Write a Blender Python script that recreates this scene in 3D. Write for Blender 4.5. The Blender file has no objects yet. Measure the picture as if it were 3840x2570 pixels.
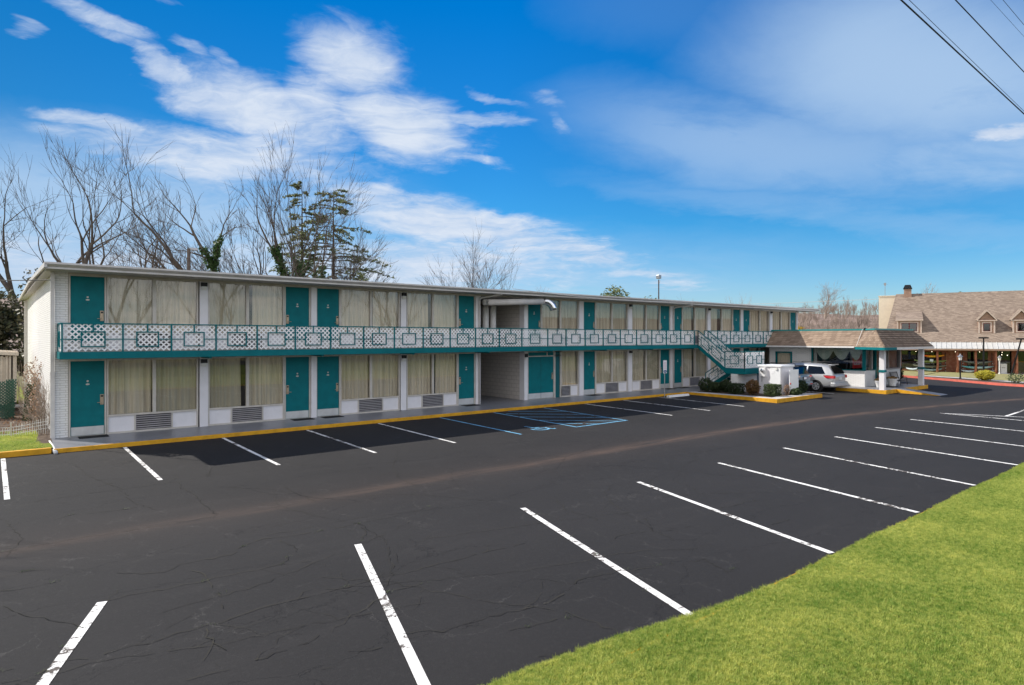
import bpy, bmesh, math, random
from mathutils import Vector, Matrix
random.seed(7)
R=math.radians; pi=math.pi
S=bpy.context.scene; COL=S.collection
# ------------------------------------------------------------ camera, light, exposure
# world X runs along the motel front, +Y is behind the motel, z=0.15 is the walkway
cam=bpy.data.cameras.new('camera'); camo=bpy.data.objects.new('camera',cam); COL.objects.link(camo)
camo.location=(-1.86,-24.53,3.31); camo.rotation_euler=(R(90),0,-math.atan2(.6345,.7729))
cam.sensor_width=36; cam.lens=2386/3840*36; cam.shift_y=-18/3840
cam.clip_start=.1; cam.clip_end=3000
S.camera=camo
SUN=Vector((-3.24,5.33,5.53)).normalized()
sl=bpy.data.lights.new('sun','SUN'); sl.energy=4.0; sl.angle=R(.55); sl.color=(1,.95,.87)
so=bpy.data.objects.new('sun',sl); COL.objects.link(so); so.location=(-30,50,60)
so.rotation_euler=SUN.to_track_quat('Z','Y').to_euler()
S.view_settings.view_transform='Standard'; S.view_settings.look='None'
S.view_settings.exposure=.66; S.view_settings.gamma=1
S.cycles.max_bounces=6; S.cycles.transparent_max_bounces=12
S.cycles.use_denoising=True

# ---- tiny expression layer over math nodes
class X:
    def __init__(s,nt,v): s.nt=nt; s.v=v
    def _m(s,op,*a,clamp=False):
        n=s.nt.nodes.new('ShaderNodeMath'); n.operation=op; n.use_clamp=clamp
        for i,q in enumerate((s,)+a):
            if isinstance(q,X): q=q.v
            if isinstance(q,(int,float)): n.inputs[i].default_value=q
            else: s.nt.links.new(q,n.inputs[i])
        return X(s.nt,n.outputs[0])
    def __add__(s,o): return s._m('ADD',o)
    __radd__=__add__
    def __sub__(s,o): return s._m('SUBTRACT',o)
    def __rsub__(s,o): return s._m('MULTIPLY',-1)+o
    def __mul__(s,o): return s._m('MULTIPLY',o)
    __rmul__=__mul__
    def __truediv__(s,o): return s._m('DIVIDE',o)
    def pw(s,o): return s._m('POWER',o)
    def mx(s,o): return s._m('MAXIMUM',o)
    def mn(s,o): return s._m('MINIMUM',o)
    def ab(s): return s._m('ABSOLUTE')
    def clamp(s): return s._m('ADD',0.0,clamp=True)
    def lt(s,o): return s._m('LESS_THAN',o)
    def gt(s,o): return s._m('GREATER_THAN',o)
    def exp(s): return s._m('EXPONENT')
    def atan2(s,o): return s._m('ARCTAN2',o)
    def asin(s): return s._m('ARCSINE')
    def fract(s): return s._m('FRACT')
    def ss(s,a,b):
        n=s.nt.nodes.new('ShaderNodeMapRange'); n.interpolation_type='SMOOTHSTEP'
        s.nt.links.new(s.v,n.inputs['Value']); n.inputs['From Min'].default_value=a; n.inputs['From Max'].default_value=b
        return X(s.nt,n.outputs['Result'])
def comb(nt,x,y,z):
    n=nt.nodes.new('ShaderNodeCombineXYZ')
    for i,q in enumerate((x,y,z)):
        if isinstance(q,X): nt.links.new(q.v,n.inputs[i])
        else: n.inputs[i].default_value=q
    return n.outputs[0]
def sep(nt,v):
    n=nt.nodes.new('ShaderNodeSeparateXYZ'); nt.links.new(v,n.inputs[0]); return [X(nt,o) for o in n.outputs]
def noise(nt,vec,scale,detail=3,rough=.5,dist=0,col=False):
    n=nt.nodes.new('ShaderNodeTexNoise'); n.inputs['Scale'].default_value=scale; n.inputs['Detail'].default_value=detail
    n.inputs['Roughness'].default_value=rough; n.inputs['Distortion'].default_value=dist
    if vec is not None: nt.links.new(vec,n.inputs['Vector'])
    return n.outputs['Color'] if col else X(nt,n.outputs['Fac'])
def mixc(nt,f,a,b):
    n=nt.nodes.new('ShaderNodeMix'); n.data_type='RGBA'
    if isinstance(f,X): nt.links.new(f.v,n.inputs[0])
    else: n.inputs[0].default_value=f
    for i,q in ((6,a),(7,b)):
        if isinstance(q,(tuple,list)): n.inputs[i].default_value=tuple(q)[:3]+(1,)
        else: nt.links.new(q,n.inputs[i])
    return n.outputs[2]
def vmath(nt,op,a,b=None,sc=None):
    n=nt.nodes.new('ShaderNodeVectorMath'); n.operation=op; nt.links.new(a,n.inputs[0])
    if b is not None:
        if isinstance(b,(tuple,list)): n.inputs[1].default_value=b
        else: nt.links.new(b,n.inputs[1])
    if sc is not None: n.inputs['Scale'].default_value=sc
    return n.outputs[0]

# ------------------------------------------------------------ sky with clouds
W=bpy.data.worlds.new('World'); S.world=W; W.use_nodes=True; nt=W.node_tree
for n in list(nt.nodes): nt.nodes.remove(n)
out=nt.nodes.new('ShaderNodeOutputWorld'); bg=nt.nodes.new('ShaderNodeBackground'); nt.links.new(bg.outputs[0],out.inputs[0])
sky=nt.nodes.new('ShaderNodeTexSky'); sky.sky_type='NISHITA'; sky.sun_disc=False
sky.sun_elevation=math.asin(SUN.z); sky.sun_rotation=math.atan2(SUN.x,SUN.y)%(2*pi)
sky.air_density=1.0; sky.dust_density=.35; sky.ozone_density=2.2; sky.altitude=300
tc=nt.nodes.new('ShaderNodeTexCoord'); D=tc.outputs['Generated']
dx,dy,dz=sep(nt,D)
ax=dx*.7729-dy*.6345; ay=dx*.6345+dy*.7729
az=ax.atan2(ay); el=dz.asin()
hs=nt.nodes.new('ShaderNodeHueSaturation'); hs.inputs['Saturation'].default_value=1.22; hs.inputs['Value'].default_value=1.0
nt.links.new(sky.outputs[0],hs.inputs['Color'])
inv=dz.mx(0)+.16
pv=comb(nt,ax/inv,ay/inv,0.0)
wq=vmath(nt,'SCALE',vmath(nt,'SUBTRACT',noise(nt,pv,1.4,4,.6,0,True),(.5,.5,.5)),sc=.55)
pw_=vmath(nt,'ADD',pv,wq)
n1=noise(nt,vmath(nt,'MULTIPLY',pw_,(1.0,.8,1)),1.7,10,.60,.2)
n2=noise(nt,vmath(nt,'ADD',vmath(nt,'MULTIPLY',pw_,(.8,1.5,1)),(7.3,2.1,0)),5.2,9,.66,.3)
n3=noise(nt,vmath(nt,'ADD',vmath(nt,'MULTIPLY',pv,(.7,1.1,1)),(3.1,9.7,0)),1.3,7,.6,1.0)
wn=sep(nt,vmath(nt,'SUBTRACT',noise(nt,vmath(nt,'ADD',pv,(4.2,8.8,0)),1.9,7,.62,.3,True),(.5,.5,.5)))
az2=az+wn[0]*.15; el2=el+wn[1]*.08
def blob(px,py,rx,ry,rot,amp):   # where each cloud bank stands, as azimuth/elevation
    u=(px-1920)/2386; w=(1267-py)/2386; a=math.atan(u); e=math.atan(w*math.cos(a))
    rx=rx/2386*math.cos(a)**1.5; ry=ry/2386*math.cos(a)**1.5; c,s=math.cos(R(rot)),math.sin(R(rot))
    A=az2-a; B=el2-e
    p=(A*c+B*s)/rx; q=(B*c-A*s)/ry
    return ((p*p+q*q).pw(1.5)*-1.0).exp()*amp
solid=None
for b in [(1330,240,270,150,-12,1.0),(1540,480,330,170,-10,1.0),(980,430,430,130,-14,.95),(1180,430,260,150,0,.8),(600,255,150,60,-34,.85),(715,350,130,110,-30,.9),
          (380,462,300,48,-5,.9),(1800,450,230,38,-6,.8),(1720,605,230,34,-4,.75),(1870,372,160,26,-18,.62),(2065,395,90,36,-18,.55),(2080,480,60,40,-50,.5),
          (310,52,240,46,-10,.8),(400,128,190,28,-9,.66),(20,68,85,42,-12,.75),(590,8,120,18,0,.6),(660,165,110,32,-16,.6),(790,215,80,40,-30,.55),
          (850,600,760,110,-2,.85),(1500,770,330,70,-8,.85),(1760,860,560,110,-9,1.0),(2150,930,330,70,-13,.9),(2420,1040,310,36,-6,.72),(1500,1010,900,130,0,.9),
          (3760,500,150,46,-3,1.15),(250,980,600,160,0,.8)]:
    v=blob(*b); solid=v if solid is None else solid.mx(v)
dens=(solid*1.3+(n1-.5)*1.35+(n2-.5)*1.0-.44).ss(.0,1.0)
veil=None
for b in [(2900,560,800,190,-12,.62),(3450,260,800,330,-16,.85),(3700,600,560,150,-6,.70),(2450,40,500,170,-5,.14),(250,900,1500,400,0,1.0),(1300,1060,1500,220,0,.62),(3000,800,900,70,-12,.35)]:
    v=blob(*b); veil=v if veil is None else veil.mx(v)
veil=(veil*(n3*2.1-.10+(n2-.5)*.6).clamp()).mn(.85)
back=((ay*-2.5-.1).clamp())*((n1-.30)*4).clamp()*.9      # unseen bright cloud added behind the camera to fill the shaded front
shade=(n2*1.5+n1*1.5-1.0).clamp()
ccol=mixc(nt,shade,(3.1,3.9,5.2),(5.0,5.4,6.0))
def tintc(e):
    t1=mixc(nt,(e/.17).clamp(),(.64,.71,.88),(.22,.68,.90)); return mixc(nt,((e-.15)/.33).clamp(),t1,(.0,.66,1.02))
tint=nt.nodes.new('ShaderNodeMix'); tint.data_type='RGBA'; tint.blend_type='MULTIPLY'; tint.inputs[0].default_value=1
azf=1.0-(az*-1.0-.02).clamp()*.62
nt.links.new(vmath(nt,'MULTIPLY',hs.outputs[0],comb(nt,azf,azf,azf)),tint.inputs[6]); nt.links.new(tintc(el),tint.inputs[7])
hz_=blob(300,1230,2100,520,0,.80); veil=(veil.mx(hz_)-.05).mx(0.0)
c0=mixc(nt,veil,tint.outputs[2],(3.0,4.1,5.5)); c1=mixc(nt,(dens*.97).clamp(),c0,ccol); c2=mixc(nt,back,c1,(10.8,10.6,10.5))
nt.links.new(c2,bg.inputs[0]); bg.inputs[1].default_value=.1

# ------------------------------------------------------------ materials
M={}
def mat(name,col,rough=.8,metal=0,bump=None,var=.12,vs=3.,spec=.35,coat=0,col2=None,dirt=0):
    m=bpy.data.materials.new(name); m.use_nodes=True; nt=m.node_tree; p=nt.nodes['Principled BSDF']
    tc=nt.nodes.new('ShaderNodeTexCoord').outputs['Object']
    c2=col2 or tuple(max(0,c*(1-2.2*var)) for c in col)
    f=noise(nt,tc,vs,5,.62)
    c=mixc(nt,f.ss(.3,.72),col,c2)
    if dirt:
        g=noise(nt,vmath(nt,'MULTIPLY',tc,(1.6,1.6,.5)),1.3,8,.7)
        c=mixc(nt,g.ss(.55,.8)*dirt,c,(.16,.12,.08))
    nt.links.new(c,p.inputs['Base Color'])
    p.inputs['Roughness'].default_value=rough; p.inputs['Metallic'].default_value=metal
    p.inputs['Specular IOR Level'].default_value=spec; p.inputs['Coat Weight'].default_value=coat
    if bump:
        b=nt.nodes.new('ShaderNodeBump'); b.inputs['Strength'].default_value=bump[1]; b.inputs['Distance'].default_value=.02
        nt.links.new(noise(nt,tc,bump[0],4).v,b.inputs['Height']); nt.links.new(b.outputs[0],p.inputs['Normal'])
    M[name]=m; return m
mat('teal_paint',(.0,.152,.172),.6,var=.08,dirt=.03,spec=.2)
mat('teal_sunlit_gloss',(.01,.26,.27),.30,var=.04,spec=.6)  # glossy copy of the teal paint, base colour lightened for sun glare
mat('teal_dark',(.0,.10,.115),.5,var=.06)
mat('white_paint',(.74,.73,.72),.6,var=.04,dirt=.22)
mat('lattice_white',(.90,.885,.88),.55,var=.02,dirt=.05)
mat('panel_white',(.75,.725,.74),.6,var=.03,dirt=.1)
mat('trim_cream',(.58,.535,.48),.65,var=.08,dirt=.3)
mat('gutter_grey',(.66,.625,.60),.5,var=.06,dirt=.25)
mat('soffit',(.55,.53,.51),.8,var=.07,dirt=.2)
mat('roof_membrane',(.72,.71,.69),.7,var=.1,dirt=.4)
mat('walkway_paint',(.20,.205,.225),.36,bump=(30,.15),var=.08,dirt=.12,spec=.4)
mat('concrete',(.50,.49,.48),.85,bump=(25,.2),var=.1,dirt=.3)
mat('yellow_paint',(.72,.36,.015),.65,bump=(18,.3),var=.13,dirt=.35)
mat('red_paint',(.62,.14,.10),.7,bump=(18,.3),var=.1,dirt=.15)
mat('grey_metal',(.40,.40,.41),.4,.7,var=.08)
mat('bronze_metal',(.42,.33,.24),.35,.55,var=.05)
mat('kick_metal',(.62,.61,.60),.42,.35,var=.06,dirt=.12)
mat('grille_grey',(.33,.31,.31),.55,.3,var=.08)
mat('black_metal',(.012,.012,.014),.45,.3,var=.05)
mat('black_rubber',(.012,.012,.012),.9,var=.05,bump=(60,.5))
mat('bark',(.125,.10,.082),.95,bump=(14,.6),var=.2,vs=2.5)
mat('bark_dark',(.11,.085,.07),.95,bump=(14,.6),var=.2)
mat('twig_red',(.35,.275,.225),.95,var=.15,vs=.15,col2=(.25,.205,.17))
mat('chrome',(.75,.76,.78),.18,.95,var=.02)
mat('silver_paint',(.50,.505,.515),.30,.45,var=.02,coat=.6)
mat('blue_grey_paint',(.20,.27,.33),.28,.5,var=.02,coat=.6)
mat('black_plastic',(.02,.02,.022),.5,var=.05)
mat('tail_red',(.50,.01,.015),.2,var=.1,coat=.8)
mat('plate_white',(.7,.72,.75),.4,var=.05)
mat('lamp_glass',(.75,.74,.70),.3,var=.05)
mat('stucco_beige',(.88,.76,.60),.9,bump=(40,.3),var=.04)
mat('trim_tan',(.62,.50,.42),.7,var=.05)
mat('siding_tan',(.42,.27,.20),.8,var=.1)
mat('maroon_frame',(.16,.02,.02),.6,var=.1)
mat('log_red',(.30,.085,.05),.8,bump=(10,.6),var=.25,vs=4,col2=(.42,.20,.12))
mat('tin_roof',(.66,.65,.62),.4,.25,var=.06,dirt=.12)
mat('cherry_red',(.65,.03,.01),.4,var=.1)
mat('kayak_red',(.72,.05,.015),.4,var=.1,col2=(.75,.5,.02),vs=1.1)
mat('kayak_green',(.20,.26,.07),.45,var=.1)
mat('kayak_olive',(.17,.17,.12),.45,var=.1)
mat('kayak_grey',(.18,.20,.18),.45,var=.1)
mat('kayak_teal',(.02,.33,.36),.4,var=.1,col2=(.5,.62,.62),vs=.9)
mat('kayak_white',(.6,.68,.72),.4,var=.05)
mat('interior_dark',(.03,.027,.025),.9,var=.2)
mat('valance',(.62,.66,.56),.9,var=.08)
mat('white_plastic',(.78,.79,.8),.4,var=.03)
mat('soil_mulch',(.055,.035,.025),1,bump=(30,1),var=.35,vs=9,col2=(.12,.085,.06))
mat('brick_red',(.42,.17,.10),.9,var=.25,vs=2.2,bump=(9,.6),col2=(.55,.32,.24))
mat('shed_siding',(.60,.52,.42),.6,var=.08,dirt=.25)
mat('green_lattice',(.05,.13,.09),.7,var=.2)
mat('leaf_bright',(.06,.11,.03),.6,var=.3,vs=6)
mat('sign_red',(.60,.015,.015),.5,var=.03)
mat('alloy',(.75,.75,.76),.35,.2,var=.03)
mat('sign_yellow',(.85,.42,.06),.5,var=.03)
mat('sign_blue',(.01,.05,.18),.5,var=.03)
mat('sign_pink',(.55,.30,.32),.6,var=.03)
mat('sign_white',(.8,.8,.82),.5,var=.02)
mat('wire_black',(.01,.011,.014),.6,var=.02)
mat('flower',(.55,.35,.03),.6,var=.4,vs=30,col2=(.08,.03,.12))
mat('crack_black',(.013,.012,.012),1,var=.1,col2=(.05,.045,.03),vs=.9)
mat('hill_soil',(.30,.22,.18),1,var=.25,vs=.2,bump=(1,.5))
mat('dry_grass',(.30,.27,.12),1,var=.2,vs=1.2,bump=(8,.6),col2=(.20,.19,.075))
mat('lamp_lit_bulb',(.9,.85,.7),.4)
_p=M['lamp_lit_bulb'].node_tree.nodes['Principled BSDF']; _p.inputs['Emission Color'].default_value=(1,.85,.6,1); _p.inputs['Emission Strength'].default_value=4

def leafmat(name,a,b,tr=.35):
    m=bpy.data.materials.new(name); m.use_nodes=True; nt=m.node_tree; p=nt.nodes['Principled BSDF']
    g=nt.nodes.new('ShaderNodeNewGeometry'); o=nt.nodes.new('ShaderNodeTexCoord').outputs['Object']
    if name=='grass_blade': o=g.outputs['Position']
    f=(X(nt,g.outputs['Random Per Island'])*.6+noise(nt,o,2.2,3)*.7-.15).clamp()
    if name=='grass_blade': f=(X(nt,g.outputs['Random Per Island'])*.45+noise(nt,o,.7,5,.7).ss(.3,.7)*.38+noise(nt,o,13,4,.75).ss(.38,.62)*.42-.16).clamp()
    c=mixc(nt,f,a,b); nt.links.new(c,p.inputs['Base Color']); p.inputs['Roughness'].default_value=.55; p.inputs['Specular IOR Level'].default_value=.3
    t=nt.nodes.new('ShaderNodeBsdfTranslucent'); nt.links.new(c,t.inputs[0]); mx=nt.nodes.new('ShaderNodeMixShader'); mx.inputs[0].default_value=tr
    nt.links.new(p.outputs[0],mx.inputs[1]); nt.links.new(t.outputs[0],mx.inputs[2]); nt.links.new(mx.outputs[0],nt.nodes['Material Output'].inputs[0])
    M[name]=m
leafmat('leaf_box',(.035,.06,.018),(.10,.13,.05))
leafmat('leaf_dark',(.018,.035,.012),(.06,.085,.03))
leafmat('leaf_nandina',(.10,.09,.03),(.30,.13,.06))
leafmat('leaf_yellow',(.55,.42,.03),(.28,.30,.04))
leafmat('leaf_magnolia',(.03,.05,.018),(.16,.13,.07),.2)
leafmat('leaf_pine',(.10,.13,.05),(.22,.24,.09))
leafmat('leaf_ivy',(.035,.075,.02),(.10,.16,.05))
leafmat('leaf_forsythia',(.45,.30,.03),(.32,.2,.05))
leafmat('leaf_dead',(.22,.13,.08),(.36,.24,.16))
leafmat('grass_blade',(.075,.225,.010),(.67,.665,.17),.45)

def brickmat(name,c1,c2,mortar,w,h,ms=.012,bump=.5,slope=1.,rough=.8,off=.5):
    m=bpy.data.materials.new(name); m.use_nodes=True; nt=m.node_tree; p=nt.nodes['Principled BSDF']
    x,y,z=sep(nt,nt.nodes.new('ShaderNodeTexCoord').outputs['Object'])
    v=comb(nt,x+y,z*slope,0.0)
    b=nt.nodes.new('ShaderNodeTexBrick'); nt.links.new(v,b.inputs['Vector']); b.offset=off
    b.inputs['Scale'].default_value=1; b.inputs['Brick Width'].default_value=w; b.inputs['Row Height'].default_value=h
    b.inputs['Mortar Size'].default_value=ms; b.inputs['Mortar Smooth'].default_value=.3; b.inputs['Bias'].default_value=0
    b.inputs['Color1'].default_value=c1+(1,); b.inputs['Color2'].default_value=c2+(1,); b.inputs['Mortar'].default_value=mortar+(1,)
    g=noise(nt,comb(nt,x+y,z,0.0),1.1,7,.65)
    c=mixc(nt,g.ss(.5,.85)*.25,b.outputs['Color'],tuple(q*.62 for q in c1))
    nt.links.new(c,p.inputs['Base Color']); p.inputs['Roughness'].default_value=rough; p.inputs['Specular IOR Level'].default_value=.25
    bn=nt.nodes.new('ShaderNodeBump'); bn.inputs['Strength'].default_value=bump; bn.inputs['Distance'].default_value=.012; bn.invert=True
    nt.links.new((X(nt,b.outputs['Fac'])+noise(nt,v,45,3)*.25).v,bn.inputs['Height']); nt.links.new(bn.outputs[0],p.inputs['Normal']); M[name]=m
brickmat('brick_white',(.83,.815,.80),(.78,.77,.76),(.62,.60,.57),.30,.075,.010,.8)
brickmat('block_white',(.60,.55,.50),(.57,.52,.48),(.40,.36,.33),.40,.20,.010,.5)
brickmat('shingle',(.31,.232,.172),(.195,.14,.103),(.13,.09,.07),.30,.14,.009,.7,slope=1.0,rough=.95)
brickmat('shingle_store',(.31,.245,.195),(.195,.15,.12),(.18,.13,.11),.28,.13,.006,.5,slope=1.3,rough=.95)

# curtain
def curtainmat():
    m=bpy.data.materials.new('curtain'); m.use_nodes=True; nt=m.node_tree; p=nt.nodes['Principled BSDF']
    x,y,z=sep(nt,nt.nodes.new('ShaderNodeTexCoord').outputs['Object'])
    f=noise(nt,comb(nt,x*5.5,0.0,z*.12),1.5,8,.78)  # vertical streaks put fold shade into the curtain colour
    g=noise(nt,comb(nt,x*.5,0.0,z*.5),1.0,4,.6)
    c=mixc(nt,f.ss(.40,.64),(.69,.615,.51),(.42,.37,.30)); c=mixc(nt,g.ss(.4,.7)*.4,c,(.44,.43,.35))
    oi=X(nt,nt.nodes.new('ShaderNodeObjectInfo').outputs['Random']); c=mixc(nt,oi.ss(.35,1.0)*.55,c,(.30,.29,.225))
    nt.links.new(c,p.inputs['Base Color']); p.inputs['Roughness'].default_value=.95; M['curtain']=m
curtainmat()
def glassmat(name,tint,base=.10):
    m=bpy.data.materials.new(name); m.use_nodes=True; nt=m.node_tree
    t=nt.nodes.new('ShaderNodeBsdfTransparent'); t.inputs[0].default_value=tint+(1,)
    g=nt.nodes.new('ShaderNodeBsdfGlossy'); g.inputs['Roughness'].default_value=.015
    gg=nt.nodes.new('ShaderNodeNewGeometry'); dn=nt.nodes.new('ShaderNodeVectorMath'); dn.operation='DOT_PRODUCT'; nt.links.new(gg.outputs['Normal'],dn.inputs[0]); nt.links.new(gg.outputs['Incoming'],dn.inputs[1])
    fr=(1.0-X(nt,dn.outputs['Value']).ab()).clamp().pw(5.0)*.94+.045
    x,y,z=sep(nt,nt.nodes.new('ShaderNodeTexCoord').outputs['Object'])
    bp=nt.nodes.new('ShaderNodeBump'); bp.inputs['Strength'].default_value=.03; nt.links.new(noise(nt,comb(nt,x,y,z),1.5,2).v,bp.inputs['Height']); nt.links.new(bp.outputs[0],g.inputs['Normal'])
    mx=nt.nodes.new('ShaderNodeMixShader'); nt.links.new((fr*.75+base).v,mx.inputs[0])
    nt.links.new(t.outputs[0],mx.inputs[1]); nt.links.new(g.outputs[0],mx.inputs[2]); nt.links.new(mx.outputs[0],nt.nodes['Material Output'].inputs[0]); M[name]=m
glassmat('glass',(.96,.955,.93),.02)
glassmat('glass_clear',(.88,.9,.9),.05)
glassmat('car_glass',(.10,.11,.14),.06)
glassmat('glass_store',(.35,.38,.36),.06)

def asphaltmat():
    m=bpy.data.materials.new('asphalt'); m.use_nodes=True; nt=m.node_tree; p=nt.nodes['Principled BSDF']
    o=nt.nodes.new('ShaderNodeTexCoord').outputs['Object']; x,y,z=sep(nt,o)
    fl=comb(nt,x,y,0.0)
    big=noise(nt,fl,.16,5,.6); mid=noise(nt,fl,.9,5,.6); fine=noise(nt,fl,95,3,.7); st=noise(nt,comb(nt,x*.25,y*1.6,0.0),.8,6,.65)
    c=mixc(nt,big.ss(.3,.7),(.0180,.0168,.0170),(.0240,.0223,.0224)); c=mixc(nt,st.ss(.52,.75)*.4,c,(.037,.034,.033)); c=mixc(nt,mid.ss(.55,.75)*.3,c,(.0165,.0155,.0155))
    c=mixc(nt,fine.ss(.45,.8)*.5,c,(.066,.062,.06))
    c=mixc(nt,noise(nt,fl,38,2,.5).ss(.62,.75)*.4,c,(.018,.017,.018))
    c=mixc(nt,noise(nt,fl,17,4,.8).ss(.50,.70)*.38,c,(.046,.043,.042)); c=mixc(nt,noise(nt,vmath(nt,'ADD',fl,(9,4,0)),24,4,.8).ss(.52,.72)*.40,c,(.010,.009,.010))
    # valley of dirt along the low line of the lot
    q=(x-15.0).mx(0.0); yc=-11.5-q*q*.0055+(noise(nt,comb(nt,x,0.0,0.0),.25,3)-.5)*.5
    dd=(y-yc)/.30; dirt=((dd*dd)*-1.0).exp()*(noise(nt,comb(nt,x*.3,y*2,0.0),1.2,6,.6).ss(.25,.75))*(x._m('MULTIPLY',.045)+.38).clamp()
    d2=(y-yc)/1.3; dirt=(dirt*.60+((d2*d2)*-1.0).exp()*.05).clamp()
    c=mixc(nt,dirt,c,(.155,.10,.072))
    # cracks: long ones roughly along the lot, crossing ones, and pale hairlines
    wv=noise(nt,fl,.8,6,.7,0,True)
    w1=vmath(nt,'ADD',fl,vmath(nt,'SCALE',vmath(nt,'SUBTRACT',wv,(.5,.5,.5)),sc=.9))
    def vor(vec,sc):
        n=nt.nodes.new('ShaderNodeTexVoronoi'); n.feature='DISTANCE_TO_EDGE'; n.inputs['Scale'].default_value=sc; nt.links.new(vec,n.inputs['Vector']); return X(nt,n.outputs['Distance'])
    v1=vor(vmath(nt,'MULTIPLY',w1,(.38,1.0,1)),.42); v2=vor(vmath(nt,'MULTIPLY',w1,(1.3,.7,1)),.95)
    near=noise(nt,fl,.22,3).ss(.36,.52); wid=noise(nt,fl,2.5,3)*.012
    k1=(1.0-(v1-(wid-.0035)*.45).ss(.0004,.0022))*near; k2=1.0-v2.ss(.0008,.008)
    brk=noise(nt,fl,1.3,4,.6).ss(.42,.56)
    gate=noise(nt,vmath(nt,'ADD',fl,(31,17,0)),.3,2).ss(.36,.55)
    yy=y*.42+noise(nt,comb(nt,x*.22,y*.05,0.0),1.0,8,.62)*2.4; fr=(yy.fract()-.5).ab(); k3=(1.0-(fr-(wid-.003)*.35).ss(.0006,.0030))*noise(nt,vmath(nt,'ADD',fl,(5,3,0)),.28,4).ss(.44,.54)*near
    c=mixc(nt,(k2*gate*brk).clamp()*.30,c,(.12,.112,.105))
    c=mixc(nt,(k1*noise(nt,fl,3,4,.6).ss(.3,.48)).mx(k3).clamp()*.45,c,(.010,.009,.010))
    nt.links.new(c,p.inputs['Base Color']); p.inputs['Roughness'].default_value=.86; p.inputs['Specular IOR Level'].default_value=.22
    b=nt.nodes.new('ShaderNodeBump'); b.inputs['Strength'].default_value=.5; b.inputs['Distance'].default_value=.01
    nt.links.new((fine*1.0-k1*2.0).v,b.inputs['Height']); nt.links.new(b.outputs[0],p.inputs['Normal']); M['asphalt']=m
asphaltmat()
def paintmark(name,col,wear):
    m=bpy.data.materials.new(name); m.use_nodes=True; nt=m.node_tree; p=nt.nodes['Principled BSDF']
    o=nt.nodes.new('ShaderNodeTexCoord').outputs['Object']
    f=noise(nt,vmath(nt,'MULTIPLY',o,(1,1,.1)),7.5,8,.72,.5); g=noise(nt,o,.8,3)
    hole=(f*.8+g*.4-wear).ss(.0,.03)
    c=mixc(nt,hole,mixc(nt,noise(nt,o,2,4).ss(.4,.7),col,tuple(q*.8 for q in col)),(.10,.085,.075))
    nt.links.new(c,p.inputs['Base Color']); p.inputs['Roughness'].default_value=.75; p.inputs['Specular IOR Level'].default_value=.2; M[name]=m
paintmark('mark_white',(.78,.76,.73),.635); paintmark('mark_blue',(.16,.40,.60),.66)
def lawnmat(name,a,b,d):
    m=bpy.data.materials.new(name); m.use_nodes=True; nt=m.node_tree; p=nt.nodes['Principled BSDF']
    o=nt.nodes.new('ShaderNodeTexCoord').outputs['Object']
    c=mixc(nt,noise(nt,o,.9,5,.6).ss(.3,.7),a,b); c=mixc(nt,noise(nt,o,14,4,.7).ss(.5,.75)*.6,c,d)
    nt.links.new(c,p.inputs['Base Color']); p.inputs['Roughness'].default_value=1; p.inputs['Specular IOR Level'].default_value=.1
    bb=nt.nodes.new('ShaderNodeBump'); bb.inputs['Strength'].default_value=.8; bb.inputs['Distance'].default_value=.03
    nt.links.new(noise(nt,o,60,4).v,bb.inputs['Height']); nt.links.new(bb.outputs[0],p.inputs['Normal']); M[name]=m
lawnmat('lawn_soil',(.085,.13,.02),(.14,.17,.035),(.17,.13,.06))
lawnmat('side_lawn',(.16,.22,.025),(.22,.19,.06),(.30,.22,.11))
lawnmat('far_ground',(.15,.15,.07),(.20,.17,.09),(.12,.09,.05))

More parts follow.
